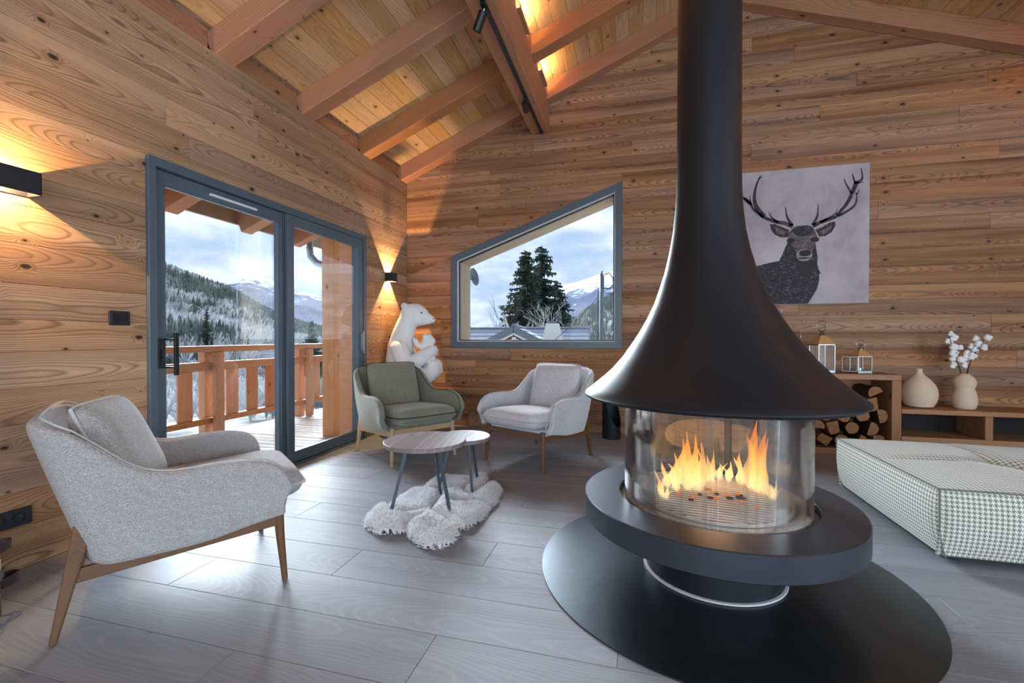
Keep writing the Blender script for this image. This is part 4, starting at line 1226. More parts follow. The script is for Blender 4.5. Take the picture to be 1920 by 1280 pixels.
# ------------------------------------------------------------------ lanterns
def lantern(x, w, zb, zt, apex, ringz, ringr, label, door=False, rz=12):
    o = tag(empty('lantern', (x, -0.22, zb), R(rz)), label, 'lantern', 'steel lanterns on the log box')
    h = zt - zb; a = w/2; t_ = 0.010
    f = MB()
    f.box((-a, -a, 0), (a, a, 0.014))
    for sx in (-1, 1):
        for sy in (-1, 1):
            x0 = sx*a - (t_ if sx > 0 else 0); y0 = sy*a - (t_ if sy > 0 else 0)
            f.box((x0, y0, 0.014), (x0 + t_, y0 + t_, h))
    for s in (-1, 1):
        y0 = s*a - (t_ if s > 0 else 0)
        f.box((-a, y0, h - t_), (a, y0 + t_, h)); f.box((y0, -a, h - t_), (y0 + t_, a, h))
        f.box((-a, y0, 0.014), (a, y0 + t_, 0.014 + t_)); f.box((y0, -a, 0.014), (y0 + t_, a, 0.014 + t_))
    f.build('cage', M['chrome'], o, bevel=0.0015, seg=1)
    for s, ax in ((-1, 0), (1, 0), (1, 1), (-1, 1)):
        if door and s == -1 and ax == 1: continue
        g = MB(); q = s*(a - 0.005)
        if ax == 0: g.box((q - 0.001, -a + t_, 0.024), (q + 0.001, a - t_, h - t_))
        else: g.box((-a + t_, q - 0.001, 0.024), (a - t_, q + 0.001, h - t_))
        g.build('glass_pane', M['glass'], o)
    ah = apex - zb
    r0 = w*0.56; r1 = w*0.13
    hs = h + (ah - h)*0.68
    m = MB(); m.add([(-r0, -r0, h), (r0, -r0, h), (r0, r0, h), (-r0, r0, h), (-r1, -r1, hs), (r1, -r1, hs), (r1, r1, hs), (-r1, r1, hs)], [(0,3,2,1), (0,1,5,4), (1,2,6,5), (2,3,7,6), (3,0,4,7), (4,5,6,7)])
    m.build('roof', M['copper'], o, bevel=0.002, seg=1)
    MB().lathe([(r1*1.5, hs - 0.004), (r1*1.3, hs + 0.012), (r1*0.6, hs + (ah-hs)*0.7), (0.004, ah)], 16).build('cap', M['chrome'], o)
    rc_ = ringz - ringr - zb
    pts = [(ringr*math.cos(R(-60 + 300*i/26) + R(0) - R(60)), 0, rc_ + ringr*math.sin(R(-60 + 300*i/26) - R(60))) for i in range(27)]
    pts = [(ringr*math.sin(R(-150 + 300*i/26)), 0, rc_ + ringr*math.cos(R(-150 + 300*i/26))) for i in range(27)]
    MB().tube(pts, 0.0035, 8).build('ring_handle', M['chrome'], o)
    MB().tube([(-ringr*0.55, 0, rc_ - ringr*0.86), (0, 0, ah - 0.01), (ringr*0.55, 0, rc_ - ringr*0.86)], 0.0035, 6).build('ring_bracket', M['strap'], o)
    MB().tube([(0, 0.01, 0.014), (0, 0.01, 0.05)], w*0.16, 16).build('candle_cup', M['chrome'], o)
    if door:
        d = MB(); L = w - 0.004
        d.box((-L, -0.004, 0.014), (-L + 0.008, 0.004, h - 0.004)).box((-0.008, -0.004, 0.014), (0, 0.004, h - 0.004)).box((-L, -0.004, h - 0.012), (0, 0.004, h - 0.004)).box((-L, -0.004, 0.014), (0, 0.004, 0.022))
        dd = d.build('open_door', M['chrome'], o); dd.location = (-a, -a, 0); dd.rotation_euler = (0, 0, R(-38))
        MB().box((-L + 0.008, -0.001, 0.02), (-0.008, 0.001, h - 0.012)).build('glass_pane', M['glass'], dd)
    return o
lantern(4.615, 0.160, 0.758, 1.034, 1.166, 1.262, 0.048, 'tall steel lantern with copper-coloured roof and ring on the log box')
lantern(4.942, 0.130, 0.758, 0.922, 1.012, 1.076, 0.042, 'small square steel lantern with its door open on the log box', door=True)
lantern(4.215, 0.200, 0.758, 1.15, 1.315, 1.416, 0.052, 'tallest lantern mostly hidden behind the fireplace hood, only its ring showing')
lantern(4.395, 0.125, 0.758, 0.99, 1.085, 1.155, 0.042, 'lantern behind the hood edge with just a bit of ring showing')

# ------------------------------------------------------------------ stag print on canvas
from mathutils.geometry import tessellate_polygon
DG = dict(body=[(4.367,2.083),(4.344,2.032),(4.316,1.956),(4.287,1.893),(4.194,1.877),(4.076,1.849),(3.957,1.801),(3.848,1.713),(3.8,1.445),(4.553,1.445),(4.598,1.522),(4.636,1.598),(4.655,1.686),(4.652,1.75),(4.669,1.743),(4.646,1.801),(4.635,1.852),(4.64,1.916),(4.626,1.993),(4.617,2.069),(4.526,2.151)],
 head=[(4.418,2.234),(4.457,2.245),(4.526,2.247),(4.582,2.237),(4.61,2.197),(4.633,2.132),(4.619,2.069),(4.595,1.994),(4.584,1.944),(4.573,1.893),(4.528,1.88),(4.482,1.884),(4.448,1.924),(4.436,2.002),(4.39,2.069),(4.367,2.109),(4.372,2.186)],
 earL=[(4.198,2.281),(4.25,2.277),(4.32,2.24),(4.378,2.211),(4.367,2.134),(4.297,2.138),(4.239,2.174),(4.21,2.221)], earR=[(4.616,2.197),(4.682,2.224),(4.748,2.264),(4.792,2.268),(4.793,2.224),(4.76,2.163),(4.705,2.128),(4.65,2.125)],
 earLi=[(4.233,2.256),(4.297,2.229),(4.343,2.194),(4.332,2.162),(4.274,2.179)], earRi=[(4.649,2.169),(4.705,2.204),(4.76,2.238),(4.765,2.213),(4.727,2.165),(4.677,2.142)])
ANT = [([(4.412,2.241),(4.343,2.278),(4.25,2.303),(4.144,2.356),(4.049,2.441),(4.007,2.523),(3.953,2.573)],.042,.02),([(4.406,2.254),(4.36,2.341),(4.342,2.452)],.034,.006),([(4.273,2.295),(4.215,2.351),(4.191,2.405)],.024,.004),([(4.144,2.362),(4.067,2.479),(4.051,2.585),(4.072,2.701),(4.109,2.795)],.05,.008),([(4.089,2.751),(4.128,2.787)],.014,.004),([(4.013,2.502),(3.953,2.566),(3.926,2.621),(3.934,2.765)],.032,.005),([(4.019,2.495),(4.007,2.595)],.02,.004),
 ([(4.593,2.236),(4.66,2.27),(4.759,2.301),(4.868,2.35),(4.954,2.413),(4.977,2.486),(4.969,2.548)],.042,.008),([(4.593,2.249),(4.632,2.335),(4.64,2.455)],.034,.006),([(4.66,2.27),(4.781,2.338),(4.811,2.398)],.026,.004),([(4.803,2.33),(4.895,2.448),(4.953,2.587),(4.979,2.653)],.028,.04),([(4.963,2.642),(5.022,2.68),(5.011,2.787)],.032,.006),([(4.964,2.63),(4.936,2.738)],.026,.005),([(4.932,2.539),(4.888,2.63),(4.864,2.695)],.022,.006),([(4.985,2.64),(5.036,2.645)],.02,.004),([(4.98,2.529),(4.996,2.571)],.014,.004)]
def print_mat(name, stops, sc, rough=0.6, fur=False):
    t = NT(name)
    P_ = t.obj()
    f = t.noise(t.mapping(P_, sc), 1.0, 5, 0.65, 0.8 if fur else 0.0)
    t.bsdf(t.ramp(f, stops), rough, spec=0.3)
    return t.m
PB = print_mat('print_mist', [(0.25, srgb(120, 112, 122)), (0.5, srgb(172, 166, 174)), (0.7, srgb(196, 192, 198))], (1.1, 1.1, 0.9))
PD = print_mat('print_stag_coat', [(0.30, srgb(16, 14, 20)), (0.55, srgb(52, 47, 55)), (0.75, srgb(126, 118, 124))], (34, 10, 70), fur=True)
PH = print_mat('print_stag_face', [(0.25, srgb(40, 35, 40)), (0.5, srgb(92, 84, 88)), (0.75, srgb(140, 132, 134))], (28, 10, 32), fur=True)
PA = print_mat('print_antler', [(0.3, srgb(22, 19, 24)), (0.55, srgb(58, 52, 58)), (0.8, srgb(116, 108, 114))], (24, 10, 24))
PL = print_mat('print_light', [(0.3, srgb(120, 112, 114)), (0.7, srgb(180, 174, 174))], (30, 10, 30))
PK = plain('print_black', srgb(12, 11, 14), 0.6)
pic = tag(empty('stag_picture', (4.39, 0, 2.138)), 'square canvas print of a stag with large antlers on the back wall', 'picture')
cv = MB().box((-0.698, -0.034, -0.697), (0.698, -0.004, 0.697)).build('canvas', PB, pic, bevel=0.002, seg=1)
def flat(name, poly, lay, mat):
    y = -0.0345 - 0.0002*lay
    P_ = [(q[0]-4.39, y, q[1]-2.138) for q in poly]
    tri = tessellate_polygon([[Vector((p[0], p[2], 0)) for p in P_]])
    return mesh_obj(name, P_, [tuple(q) for q in tri], mat, cv)
def stroke(name, pts, w0, w1, lay, mat):
    # smooth the polyline, taper the width
    P_ = [Vector((q[0], q[1])) for q in pts]; sm_ = []
    for i in range(len(P_) - 1):
        p0 = P_[max(i-1, 0)]; p1 = P_[i]; p2 = P_[i+1]; p3 = P_[min(i+2, len(P_)-1)]
        for k in range(6):
            u = k/6; sm_.append(0.5*((2*p1) + (p2-p0)*u + (2*p0-5*p1+4*p2-p3)*u*u + (3*p1-p0-3*p2+p3)*u**3))
    sm_.append(P_[-1])
    n = len(sm_); L_ = []; R_ = []
    for i, p in enumerate(sm_):
        d = (sm_[min(i+1, n-1)] - sm_[max(i-1, 0)]).normalized(); nn = Vector((-d.y, d.x)); w = w0 + (w1-w0)*i/(n-1)
        L_.append(p + nn*w/2); R_.append(p - nn*w/2)
    y = -0.0345 - 0.0002*lay
    vs = [(q.x-4.39, y, q.y-2.138) for q in L_ + R_]
    fs = [(i, i+1, n+i+1, n+i) for i in range(n-1)]
    mesh_obj(name, vs, fs, mat, cv)
def ell(cx, cz, rx, rz, n=20, rot=0): return [(cx + rx*math.cos(a)*math.cos(rot) - rz*math.sin(a)*math.sin(rot), cz + rx*math.cos(a)*math.sin(rot) + rz*math.sin(a)*math.cos(rot)) for a in [6.2832*i/n for i in range(n)]]
flat('printed_body', DG['body'], 0, PD)
for k_ in ('earL', 'earR'): flat('printed_ear', DG[k_], 1, PD)
for k_ in ('earLi', 'earRi'): flat('printed_ear_inside', DG[k_], 2, PH)
for p_, a_, b_ in ANT: stroke('printed_antler', p_, a_, b_, 1, PA)
flat('printed_head', DG['head'], 3, PH)
flat('printed_brow', [(4.40,2.20),(4.45,2.245),(4.55,2.247),(4.60,2.20),(4.56,2.15),(4.50,2.13),(4.44,2.15)], 4, PD)
for cx_, s_ in ((4.395, 1), (4.612, -1)):
    flat('printed_eye_patch', ell(cx_, 2.098, 0.040, 0.028), 4, PD); flat('printed_eye', ell(cx_, 2.100, 0.021, 0.015), 5, PK)
flat('printed_muzzle', ell(4.518, 1.943, 0.072, 0.060), 4, PL)
flat('printed_nose', ell(4.525, 1.963, 0.056, 0.034), 5, PK)
flat('printed_mouth', ell(4.518, 1.912, 0.055, 0.009), 5, PK)
flat('printed_chin', ell(4.516, 1.895, 0.042, 0.012), 5, PL)
flat('printed_throat', [(4.45,1.89),(4.585,1.90),(4.60,1.80),(4.56,1.70),(4.49,1.74),(4.45,1.82)], 2, PK)
# ------------------------------------------------------------------ wall lights, switch, sockets
def sconce(y0, w, z0, z1, label, watts, flap=0.0):
    o = tag(empty('wall_light', (0, y0 + w/2, (z0+z1)/2)), label, 'wall light', 'black up and down wall lights')
    hw = w/2; hh = (z1-z0)/2; d = 0.100; t_ = 0.004
    b = MB()
    b.box((d - t_, -hw, -hh), (d, hw, hh)).box((0.002, -hw, -hh), (d, -hw + t_, hh)).box((0.002, hw - t_, -hh), (d, hw, hh)).box((0.002, -hw, -hh), (0.006, hw, hh))
    b.build('housing', M['sconce'], o, bevel=0.001, seg=1)
    for s in (1, -1):
        MB().box((0.064, -0.006, -s*0.040 - 0.002), (0.076, 0.006, -s*0.040 + 0.002)).build('led_chip', M['ledwarm'], o)
        l = lamp('wall_light_glow', 'SPOT', (0, 0, 0), energy=watts, color=(1.0, 0.60, 0.26), shadow_soft_size=0.003, spot_size=R(170), spot_blend=0.25)
        l.parent = o; l.location = (0.070, 0, -s*0.014); l.rotation_euler = (0, math.pi if s > 0 else 0, 0)
    return o
sconce(-0.532, 0.106, 1.760, 1.864, 'small black cube wall light near the room corner, above the bear', 80.0)
sconce(-4.03, 0.245, 1.777, 1.883, 'black box wall light left of the glass door, cut by the picture edge', 36.0)
sw = tag(empty('light_switch', (0, -3.39, 1.212)), 'small black double switch plate on the wall left of the glass door', 'switch')
MB().box((0.0005, -0.055, -0.041), (0.010, 0.055, 0.041)).build('plate', M['sconce'], sw, bevel=0.006)
MB().box((0.010, -0.046, -0.030), (0.014, -0.003, 0.030)).build('rocker', M['black'], sw, bevel=0.004)
MB().tube([(0.009, 0.026, 0), (0.015, 0.026, 0)], 0.018, 20).build('dimmer_knob', M['black'], sw)
so_ = tag(empty('socket', (0, -3.905, 0.25)), 'wide black socket plate low on the wall beside the leather trunk', 'socket')
MB().box((0.0005, -0.120, -0.042), (0.010, 0.120, 0.042)).build('plate', M['sconce'], so_, bevel=0.006)
for yy in (-0.072, 0.0, 0.072):
    MB().lathe([(0.024, 0.0), (0.024, 0.003), (0.020, 0.003), (0.019, -0.008), (0.0, -0.008)], 24).build('socket_well', M['black'], so_).matrix_basis = frame_matrix((0.0105, yy, 0), (0, 1, 0), (0, 0, 1), (1, 0, 0))
    MB().tube([(0.006, yy, 0.008), (0.017, yy, 0.008)], 0.0025, 8).build('earth_pin', M['chrome'], so_)

# ------------------------------------------------------------------ track lights on the purlin
tk = tag(empty('track_light', (1.775, -2.0, 3.52)), 'black ceiling track with two spotlights along the roof beam', 'track light')
MB().box((-0.017, -3.2, -0.020), (0.017, 1.95, -0.001)).build('rail', M['black'], tk, bevel=0.002, seg=1)
MB().box((-0.006, -3.2, -0.0215), (0.006, 1.94, -0.019)).build('rail_slot', M['sconce'], tk)
MB().box((-0.021, 1.91, -0.023), (0.021, 1.962, -0.001)).build('end_cap', M['black'], tk)
def spot(y, tip, base):
    s = MB().box((-0.016, y - 0.05, -0.040), (0.016, y + 0.05, -0.019)).build('spot_adapter', M['black'], tk, bevel=0.002, seg=1)
    MB().tube([(0, y, -0.035), base], 0.007, 8).build('spot_arm', M['chrome'], tk)
    b = Vector(base); d = (Vector(tip) - b).normalized()
    st = b - d*0.025
    c = MB().tube([st, Vector(tip)], 0.032, 24).build('spot_head', M['black'], tk, bevel=0.003)
    MB().tube([Vector(tip) - d*0.002, Vector(tip) + d*0.0015], 0.026, 20).build('spot_lens', M['sconce'], c)
spot(-0.16, (-0.075, -0.12, -0.165), (-0.02, -0.15, -0.075))
spot(1.18, (-0.03, 1.30, -0.070), (-0.02, 1.20, -0.058))

# warm uplights tucked between the rafters along the roof beams
def uplight(x, y0, y1, z, sgn, label, watts):
    o = tag(empty('led_uplight', (x, (y0+y1)/2, z)), label, 'light strip', 'short uplights on the roof beams')
    L = (y1-y0)/2
    MB().box((-0.009, -L, -0.008), (0.022, L, -0.004) if sgn > 0 else (0.009, L, -0.004)).box((0.019, -L, -0.004) if sgn > 0 else (-0.022, -L, -0.008), (0.022, L, 0.016) if sgn > 0 else (-0.019, L, 0.016)).build('profile', M['beam'], o)
    MB().box((0.002*sgn - 0.005, -L + 0.01, -0.0035), (0.002*sgn + 0.005, L - 0.01, -0.001)).build('diffuser', M['ledwarm'], o)
    l = lamp('uplight_glow', 'AREA', (0, 0, 0), energy=watts, color=(1.0, 0.60, 0.24), shape='RECTANGLE', size=0.014, size_y=2*L)
    l.parent = o; l.location = (0.004*sgn, 0, 0.004); l.rotation_euler = (0, math.pi - sgn*R(20), 0)
    return o
ords = ['nearest the back wall', 'second from the back wall', 'third from the back wall', 'fourth from the back wall', 'fifth from the back wall']
for k, (a, b) in enumerate([(-0.62, -0.30), (-1.55, -1.20), (-2.45, -2.08), (-3.35, -2.98), (-4.2, -3.85)]):
    uplight(1.870, a, b, 3.90, 1, 'warm uplight on the right side of the track-light beam, ' + ords[k], 6.5)
    uplight(6.742, a, b, 3.60, -1, 'warm uplight on the far right roof beam, ' + ords[k], 7.0)

# ------------------------------------------------------------------ log bucket
bk = tag(empty('log_bucket', (2.597, -0.245, 0)), 'black metal cylinder with a slanting cut-away opening, standing by the back wall', 'bucket')
n = 56; m_ = MB(); vs = []; r = 0.099
def cut(a):
    # opening swoops down towards the right-hand front
    d = math.cos(a - R(-35))
    return 0.46 - 0.33*max(0.0, (d + 0.10)/1.10)**0.75
for rr in (r, r - 0.004):
    for k in range(n):
        a = 2*math.pi*k/n
        vs.append((rr*math.cos(a), rr*math.sin(a), 0.0)); vs.append((rr*math.cos(a), rr*math.sin(a), cut(a)))
fs = []
for q in range(2):
    for k in range(n):
        a = q*2*n + 2*k; b = q*2*n + 2*((k+1) % n)
        fs.append((a, b, b+1, a+1))
for k in range(n):
    a = 2*k + 1; b = 2*((k+1) % n) + 1
    fs.append((a, b, 2*n + b, 2*n + a))
m_.add(vs, fs, True); m_.build('shell', M['hood'], bk)
MB().lathe([(0.0, 0.002), (r - 0.004, 0.002), (r - 0.004, 0.010), (0.0, 0.010)], 40).build('bottom', M['black'], bk)

# ------------------------------------------------------------------ leather trunk at the left edge
tr = tag(empty('leather_trunk', (0.27, -4.42, 0)), 'brown leather trunk with dark straps and buckles, cut by the left picture edge', 'trunk')
b = MB().box((-0.20, -0.30, 0.012), (0.20, 0.30, 0.155)); b.build('trunk_body', M['leather'], tr, bevel=0.02, seg=3)
b = MB().box((-0.202, -0.302, 0.158), (0.202, 0.302, 0.27)); lid = b.build('lid', plain('pale_canvas_leather', srgb(190, 176, 160), 0.6, 0, 0.4, 20, 0.15), tr, bevel=0.03, seg=4)
MB().box((-0.205, -0.305, 0.150), (0.205, 0.305, 0.164)).build('edge_band', M['strap'], tr, bevel=0.004)
for yy in (-0.20, 0.20):
    MB().box((-0.208, yy - 0.018, 0.02), (0.208, yy + 0.018, 0.276)).build('strap', M['strap'], tr, bevel=0.02, seg=3)
    MB().box((0.206, yy - 0.024, 0.17), (0.216, yy + 0.024, 0.215)).build('buckle', M['zinc'], tr, bevel=0.003)
for yy, zz in ((0.0, 0.20), (0.24, 0.20)):
    pts = [(0.20 + 0.055*math.sin(math.pi*i/10), yy - 0.06 + 0.12*i/10, zz) for i in range(11)]
    q = MB()
    for a_, c_ in zip(pts[:-1], pts[1:]): q.beam(a_, c_, 0.004, 0.035)
    q.build('strap_loop', M['strap'], tr)
pts = [(-0.03 + 0.06*i/10, 0.30 + 0.075*math.sin(math.pi*i/10), 0.255) for i in range(11)]
q = MB()
pts = [(0.11 + 0.10*i/12 - 0.05, 0.30 + 0.065*math.sin(math.pi*i/12), 0.275) for i in range(13)]
for a_, c_ in zip(pts[:-1], pts[1:]): q.beam(a_, c_, 0.005, 0.035)
q.build('carry_handle', M['strap'], tr)
pts = [(0.11 + 0.10*i/12 - 0.02, 0.30 + 0.075*math.sin(math.pi*i/12), 0.145) for i in range(13)]
q = MB()
for a_, c_ in zip(pts[:-1], pts[1:]): q.beam(a_, c_, 0.005, 0.035)
q.build('carry_handle', M['strap'], tr)
for i in range(8):
    MB().sphere((0.12 - 0.04*i, 0.303, 0.157), 0.005, 8, 6).build('rivet', M['zinc'], tr)
# ------------------------------------------------------------------ balcony
dk = tag(empty('balcony_deck'), kind='structure')
rdk = random.Random(2)
for i in range(46):
    y0 = -4.0 + i*0.122
    z = rdk.uniform(-0.003, 0.003) - 0.035
    plank('deck_board', [(-1.98, y0), (-0.30, y0), (-0.30, y0 + 0.116), (-1.98, y0 + 0.116)], frame_matrix((0, 0, z), (1, 0, 0), (0, 1, 0), (0, 0, 1)), M['deck'], dk, 0.03, 0.001, 0.003)
MB().box((-1.98, -4.0, -0.30), (-0.30, 1.6, -0.068)).build('joists', M['reveal'], dk)
XRL = -1.75
rlg = tag(empty('balcony_railing', (XRL, 0, -0.03)), 'orange-brown larch balcony railing with flat board balusters outside the glass door', 'railing')
def ry(name, y0, y1, x0, x1, z0, z1, mat=None):
    m = MB().box((0, -(x1-x0)/2, -(z1-z0)/2), (y1-y0, (x1-x0)/2, (z1-z0)/2))
    o = m.build(name, mat or M['rail'], rlg, bevel=0.005, seg=1)
    o.matrix_basis = frame_matrix(((x0+x1)/2, y0, (z0+z1)/2 + 0.03), (0, 1, 0), (-1, 0, 0), (0, 0, 1))
def rv(name, yc, w, x0, x1, z0, z1, mat=None):
    m = MB().box((0, -w/2, -(x1-x0)/2), (z1-z0, w/2, (x1-x0)/2))
    o = m.build(name, mat or M['rail'], rlg, bevel=0.004, seg=1)
    o.matrix_basis = frame_matrix(((x0+x1)/2, yc, z0 + 0.03), (0, 0, 1), (0, 1, 0), (-1, 0, 0))
ry('handrail', -4.0, 1.5, -0.075, 0.075, 0.935, 1.005)
ry('middle_rail', -4.0, 1.5, -0.035, 0.035, 0.730, 0.825)
ry('bottom_rail', -4.0, 1.5, -0.035, 0.035, 0.140, 0.205)
for yc in (-2.70, -1.24, 0.24):
    rv('post', yc, 0.105, 0.036, 0.10, -0.03, 0.934)
    rv('post', yc - 0.02, 0.105, -0.14, -0.037, -0.25, 0.934)
for i in range(19):
    yc = -3.92 + 0.292*i
    if min(abs(yc - q) for q in (-2.70, -1.24, 0.24)) < 0.10: continue
    rv('baluster', yc, 0.165, -0.012, 0.012, 0.204, 0.731)
pst = tag(empty('timber_post', (-0.37, -0.65, -0.035)), 'big orange larch corner post standing on the balcony by the right door pane', 'post')
for (x0, x1) in ((-0.245, -0.09), (-0.09, 0.062)):
    m = MB().box((0, -(x1-x0)/2, -0.21), (2.83, (x1-x0)/2, 0.21))
    o = m.build('post_beam', M['post'], pst, bevel=0.004, seg=1)
    o.matrix_basis = frame_matrix(((x0+x1)/2, 0, 0.002), (0, 0, 1), (1, 0, 0), (0, 1, 0))
dp = tag(empty('downpipe', (-1.55, 0.12, 2.3)), 'curved zinc rain pipe under the eaves next to the timber post', 'downpipe')
MB().tube([(-0.02, 0, 0.20), (-0.02, 0, 0.05), (0.0, 0.0, -0.06), (0.07, 0.03, -0.15), (0.20, 0.08, -0.20), (0.45, 0.16, -0.25), (0.70, 0.2, -0.30)], 0.048, 16).build('pipe', M['zinc'], dp)
MB().tube([(-0.02, 0, 0.045), (-0.02, 0, 0.075)], 0.054, 16).build('pipe_collar', M['zinc'], dp)

# ------------------------------------------------------------------ landscape
EYE = Vector((2.82, -5.29, 1.107))
def dirh(h): return Vector((-math.sin(R(h)), math.cos(R(h)), 0))      # heading, degrees left of +y
def at(h, d, z=0.0):
    p = EYE + dirh(h)*d; return Vector((p.x, p.y, z))
def zel(el, d): return EYE.z + d*math.tan(R(el))
HR = [(-70, 9), (-10, 8), (2.3, 5.66), (5.6, 3.73), (7.6, 2.1), (10, 1.2), (20, .5), (30, .8), (37.7, 1.31), (40.2, 1.9), (42.4, 2.76), (44.5, 3.88), (46.5, 5.23), (48.4, 5.96), (50.9, 6.86), (52.4, 7.5), (60, 9.5), (75, 11), (120, 11)]
SR = [(-70, 8), (-10, 9), (2.3, 8.06), (4.3, 7.66), (6.2, 7.05), (8.2, 6.42), (10, 5.9), (12.3, 5.0), (16.3, 3.1), (19, 1.83), (20.4, 1.28), (24, .6), (30, 2.6), (37.7, 4.55), (39.1, 5.11), (41, 5.21), (42.4, 6.04), (43.4, 6.57), (45.2, 6.91), (47, 6.45), (48.6, 6.2), (55, 5.5), (120, 5)]
def interp(T, h): return float(np.interp(h, [a for a, b in T], [b for a, b in T]))
RH = 520.0
def hill_z(h, d):
    p = EYE + dirh(h)*d
    e_ = interp(HR, h)
    crest = zel(e_, RH) - 7.0
    # garden slope, valley floor, then the wooded side
    near = -2.6 - 6.0*min(1, max(0, (d - 8)/70))
    f = min(1.0, max(0.0, (d - 110)/(RH - 110))); f = f*f*(3 - 2*f)*0.35 + f*0.65
    z = near + (crest - near)*f
    if d > RH: z = crest - (d - RH)*0.18
    amp = 0.3 + 7.0*min(1, max(0, (d - 80)/400))
    return z + amp*(mnoise.noise(Vector((p.x*0.012, p.y*0.012, 2.0))) + 0.5*mnoise.noise(Vector((p.x*0.035, p.y*0.035, 5.0))))*(1 - f*0.7)
hs = [-70 + 1.0*i for i in range(191)]
dsr = [7 * (800/7)**(k/60) for k in range(61)]
vs = []; fs = []
for h in hs:
    for d in dsr: vs.append(at(h, d, hill_z(h, d)))
m = len(dsr)
for i in range(len(hs) - 1):
    for j in range(m - 1): fs.append((i*m+j, i*m+j+1, (i+1)*m+j+1, (i+1)*m+j))
t = NT('winter_hillside')
P_ = t.obj()
a_ = t.noise(P_, 0.05, 6, 0.65); b_ = t.noise(P_, 0.3, 5, 0.65); c_ = t.noise(P_, 2.0, 3, 0.6)
col = t.ramp(t.math('ADD', t.math('MULTIPLY', a_, 0.5), t.math('MULTIPLY', b_, 0.5)), [(0.34, srgb(96, 98, 90)), (0.46, srgb(140, 138, 132)), (0.56, srgb(186, 186, 186)), (0.66, srgb(224, 228, 234))])
col = t.mix(t.math('MULTIPLY', c_, 0.35), col, srgb(84, 82, 72))
t.bsdf(col, 0.95, spec=0.1)
M['hill'] = t.m
hill = mesh_obj('hillside', vs, fs, M['hill'], smooth=True); tag(hill, kind='structure')
# snow mountains
RS = 2600.0
vs = []; fs = []
hs2 = [-70 + 0.4*i for i in range(476)]
nk = 26
for h in hs2:
    for k in range(nk + 1):
        f = k/nk; d = RS*(0.62 + 0.38*f)
        e_ = interp(SR, h)
        z = zel(e_, RS)*(f**0.85) - 60*(1-f)
        p = at(h, d)
        z += (26*mnoise.noise(Vector((p.x*0.004, p.y*0.004, 1))) + 12*abs(mnoise.noise(Vector((p.x*0.012, p.y*0.012, 4)))) + 5*mnoise.noise(Vector((p.x*0.05, p.y*0.05, 9))))*(0.25 + 0.75*(1-f))
        vs.append((p.x, p.y, z))
for i in range(len(hs2) - 1):
    for j in range(nk): fs.append((i*(nk+1)+j, i*(nk+1)+j+1, (i+1)*(nk+1)+j+1, (i+1)*(nk+1)+j))
t = NT('hazy_snow_mountain')
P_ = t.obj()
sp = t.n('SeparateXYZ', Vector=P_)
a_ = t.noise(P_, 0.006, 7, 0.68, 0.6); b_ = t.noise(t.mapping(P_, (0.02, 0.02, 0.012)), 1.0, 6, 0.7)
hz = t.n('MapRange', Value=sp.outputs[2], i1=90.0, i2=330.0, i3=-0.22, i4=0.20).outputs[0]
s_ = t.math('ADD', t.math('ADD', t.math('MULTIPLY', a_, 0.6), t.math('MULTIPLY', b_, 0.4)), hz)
col = t.ramp(s_, [(0.46, srgb(70, 80, 106)), (0.52, srgb(92, 104, 134)), (0.55, srgb(190, 198, 212)), (0.8, srgb(214, 220, 230))])  # haze of distance put into the blue of rock and forest
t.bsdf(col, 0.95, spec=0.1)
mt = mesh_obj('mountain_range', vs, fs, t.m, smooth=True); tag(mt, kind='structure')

# ---- woods on the hillside (nobody could count them)
def conifer_verts(h, r, n=7):
    vs = []; fs = []
    for (z0, z1, ra) in ((0.08, 0.55, 1.0), (0.34, 0.80, 0.72), (0.60, 1.0, 0.45)):
        b = len(vs)
        for k in range(n):
            a = 6.283*k/n; q = r*ra*(0.8 if k % 2 else 1.1)
            vs.append((q*math.cos(a), q*math.sin(a), h*z0 - (0.03*h if k % 2 else 0)))
        vs.append((0, 0, h*z1))
        for k in range(n): fs.append((b + k, b + (k+1) % n, b + n))
    return vs, fs
def bare_verts(h, r, rng):
    vs = []; fs = []
    for k in range(34):
        a = rng.uniform(0, 6.283); e_ = rng.uniform(0.1, 1.0)
        tip = Vector((r*e_*math.cos(a), r*e_*math.sin(a), h*rng.uniform(0.55, 1.0)))
        base = Vector((0, 0, h*rng.uniform(0.1, 0.4))); sd_ = Vector((math.cos(a+1.57), math.sin(a+1.57), 0))*h*0.018
        b = len(vs); vs += [base - sd_*0.4, base + sd_*0.4, tip + sd_ + Vector((0, 0, -h*.1)), tip]
        fs += [(b, b+1, b+2), (b, b+2, b+3)]
    return vs, fs
def treemat(name, stops):
    t = NT(name)
    t.bsdf(t.ramp(t.noise(t.obj(), 0.09, 4, 0.6), stops), 0.95, spec=0.1)
    return t.m
M['conif'] = treemat('hill_conifers', [(0.35, srgb(74, 84, 82)), (0.5, srgb(102, 112, 106)), (0.68, srgb(140, 146, 138))])
M['bare'] = treemat('hill_bare_trees', [(0.35, srgb(140, 142, 144)), (0.6, srgb(200, 202, 206))])
rng = random.Random(8)
cw = MB(); bw = MB()
def place(mb, vsf, p, s):
    vs, fs = vsf; b = len(mb.v)
    mb.v += [(p[0] + v[0]*s, p[1] + v[1]*s, p[2] + v[2]*s) for v in vs]
    mb.f += [tuple(i + b for i in f) for f in fs]
    mb.sm += [False]*len(fs); mb.mi += [0]*len(fs)
CV = [conifer_verts(1, rng.uniform(0.17, 0.24)) for _ in range(5)]
BV = [bare_verts(1, rng.uniform(0.35, 0.5), rng) for _ in range(6)]
cnt = 0
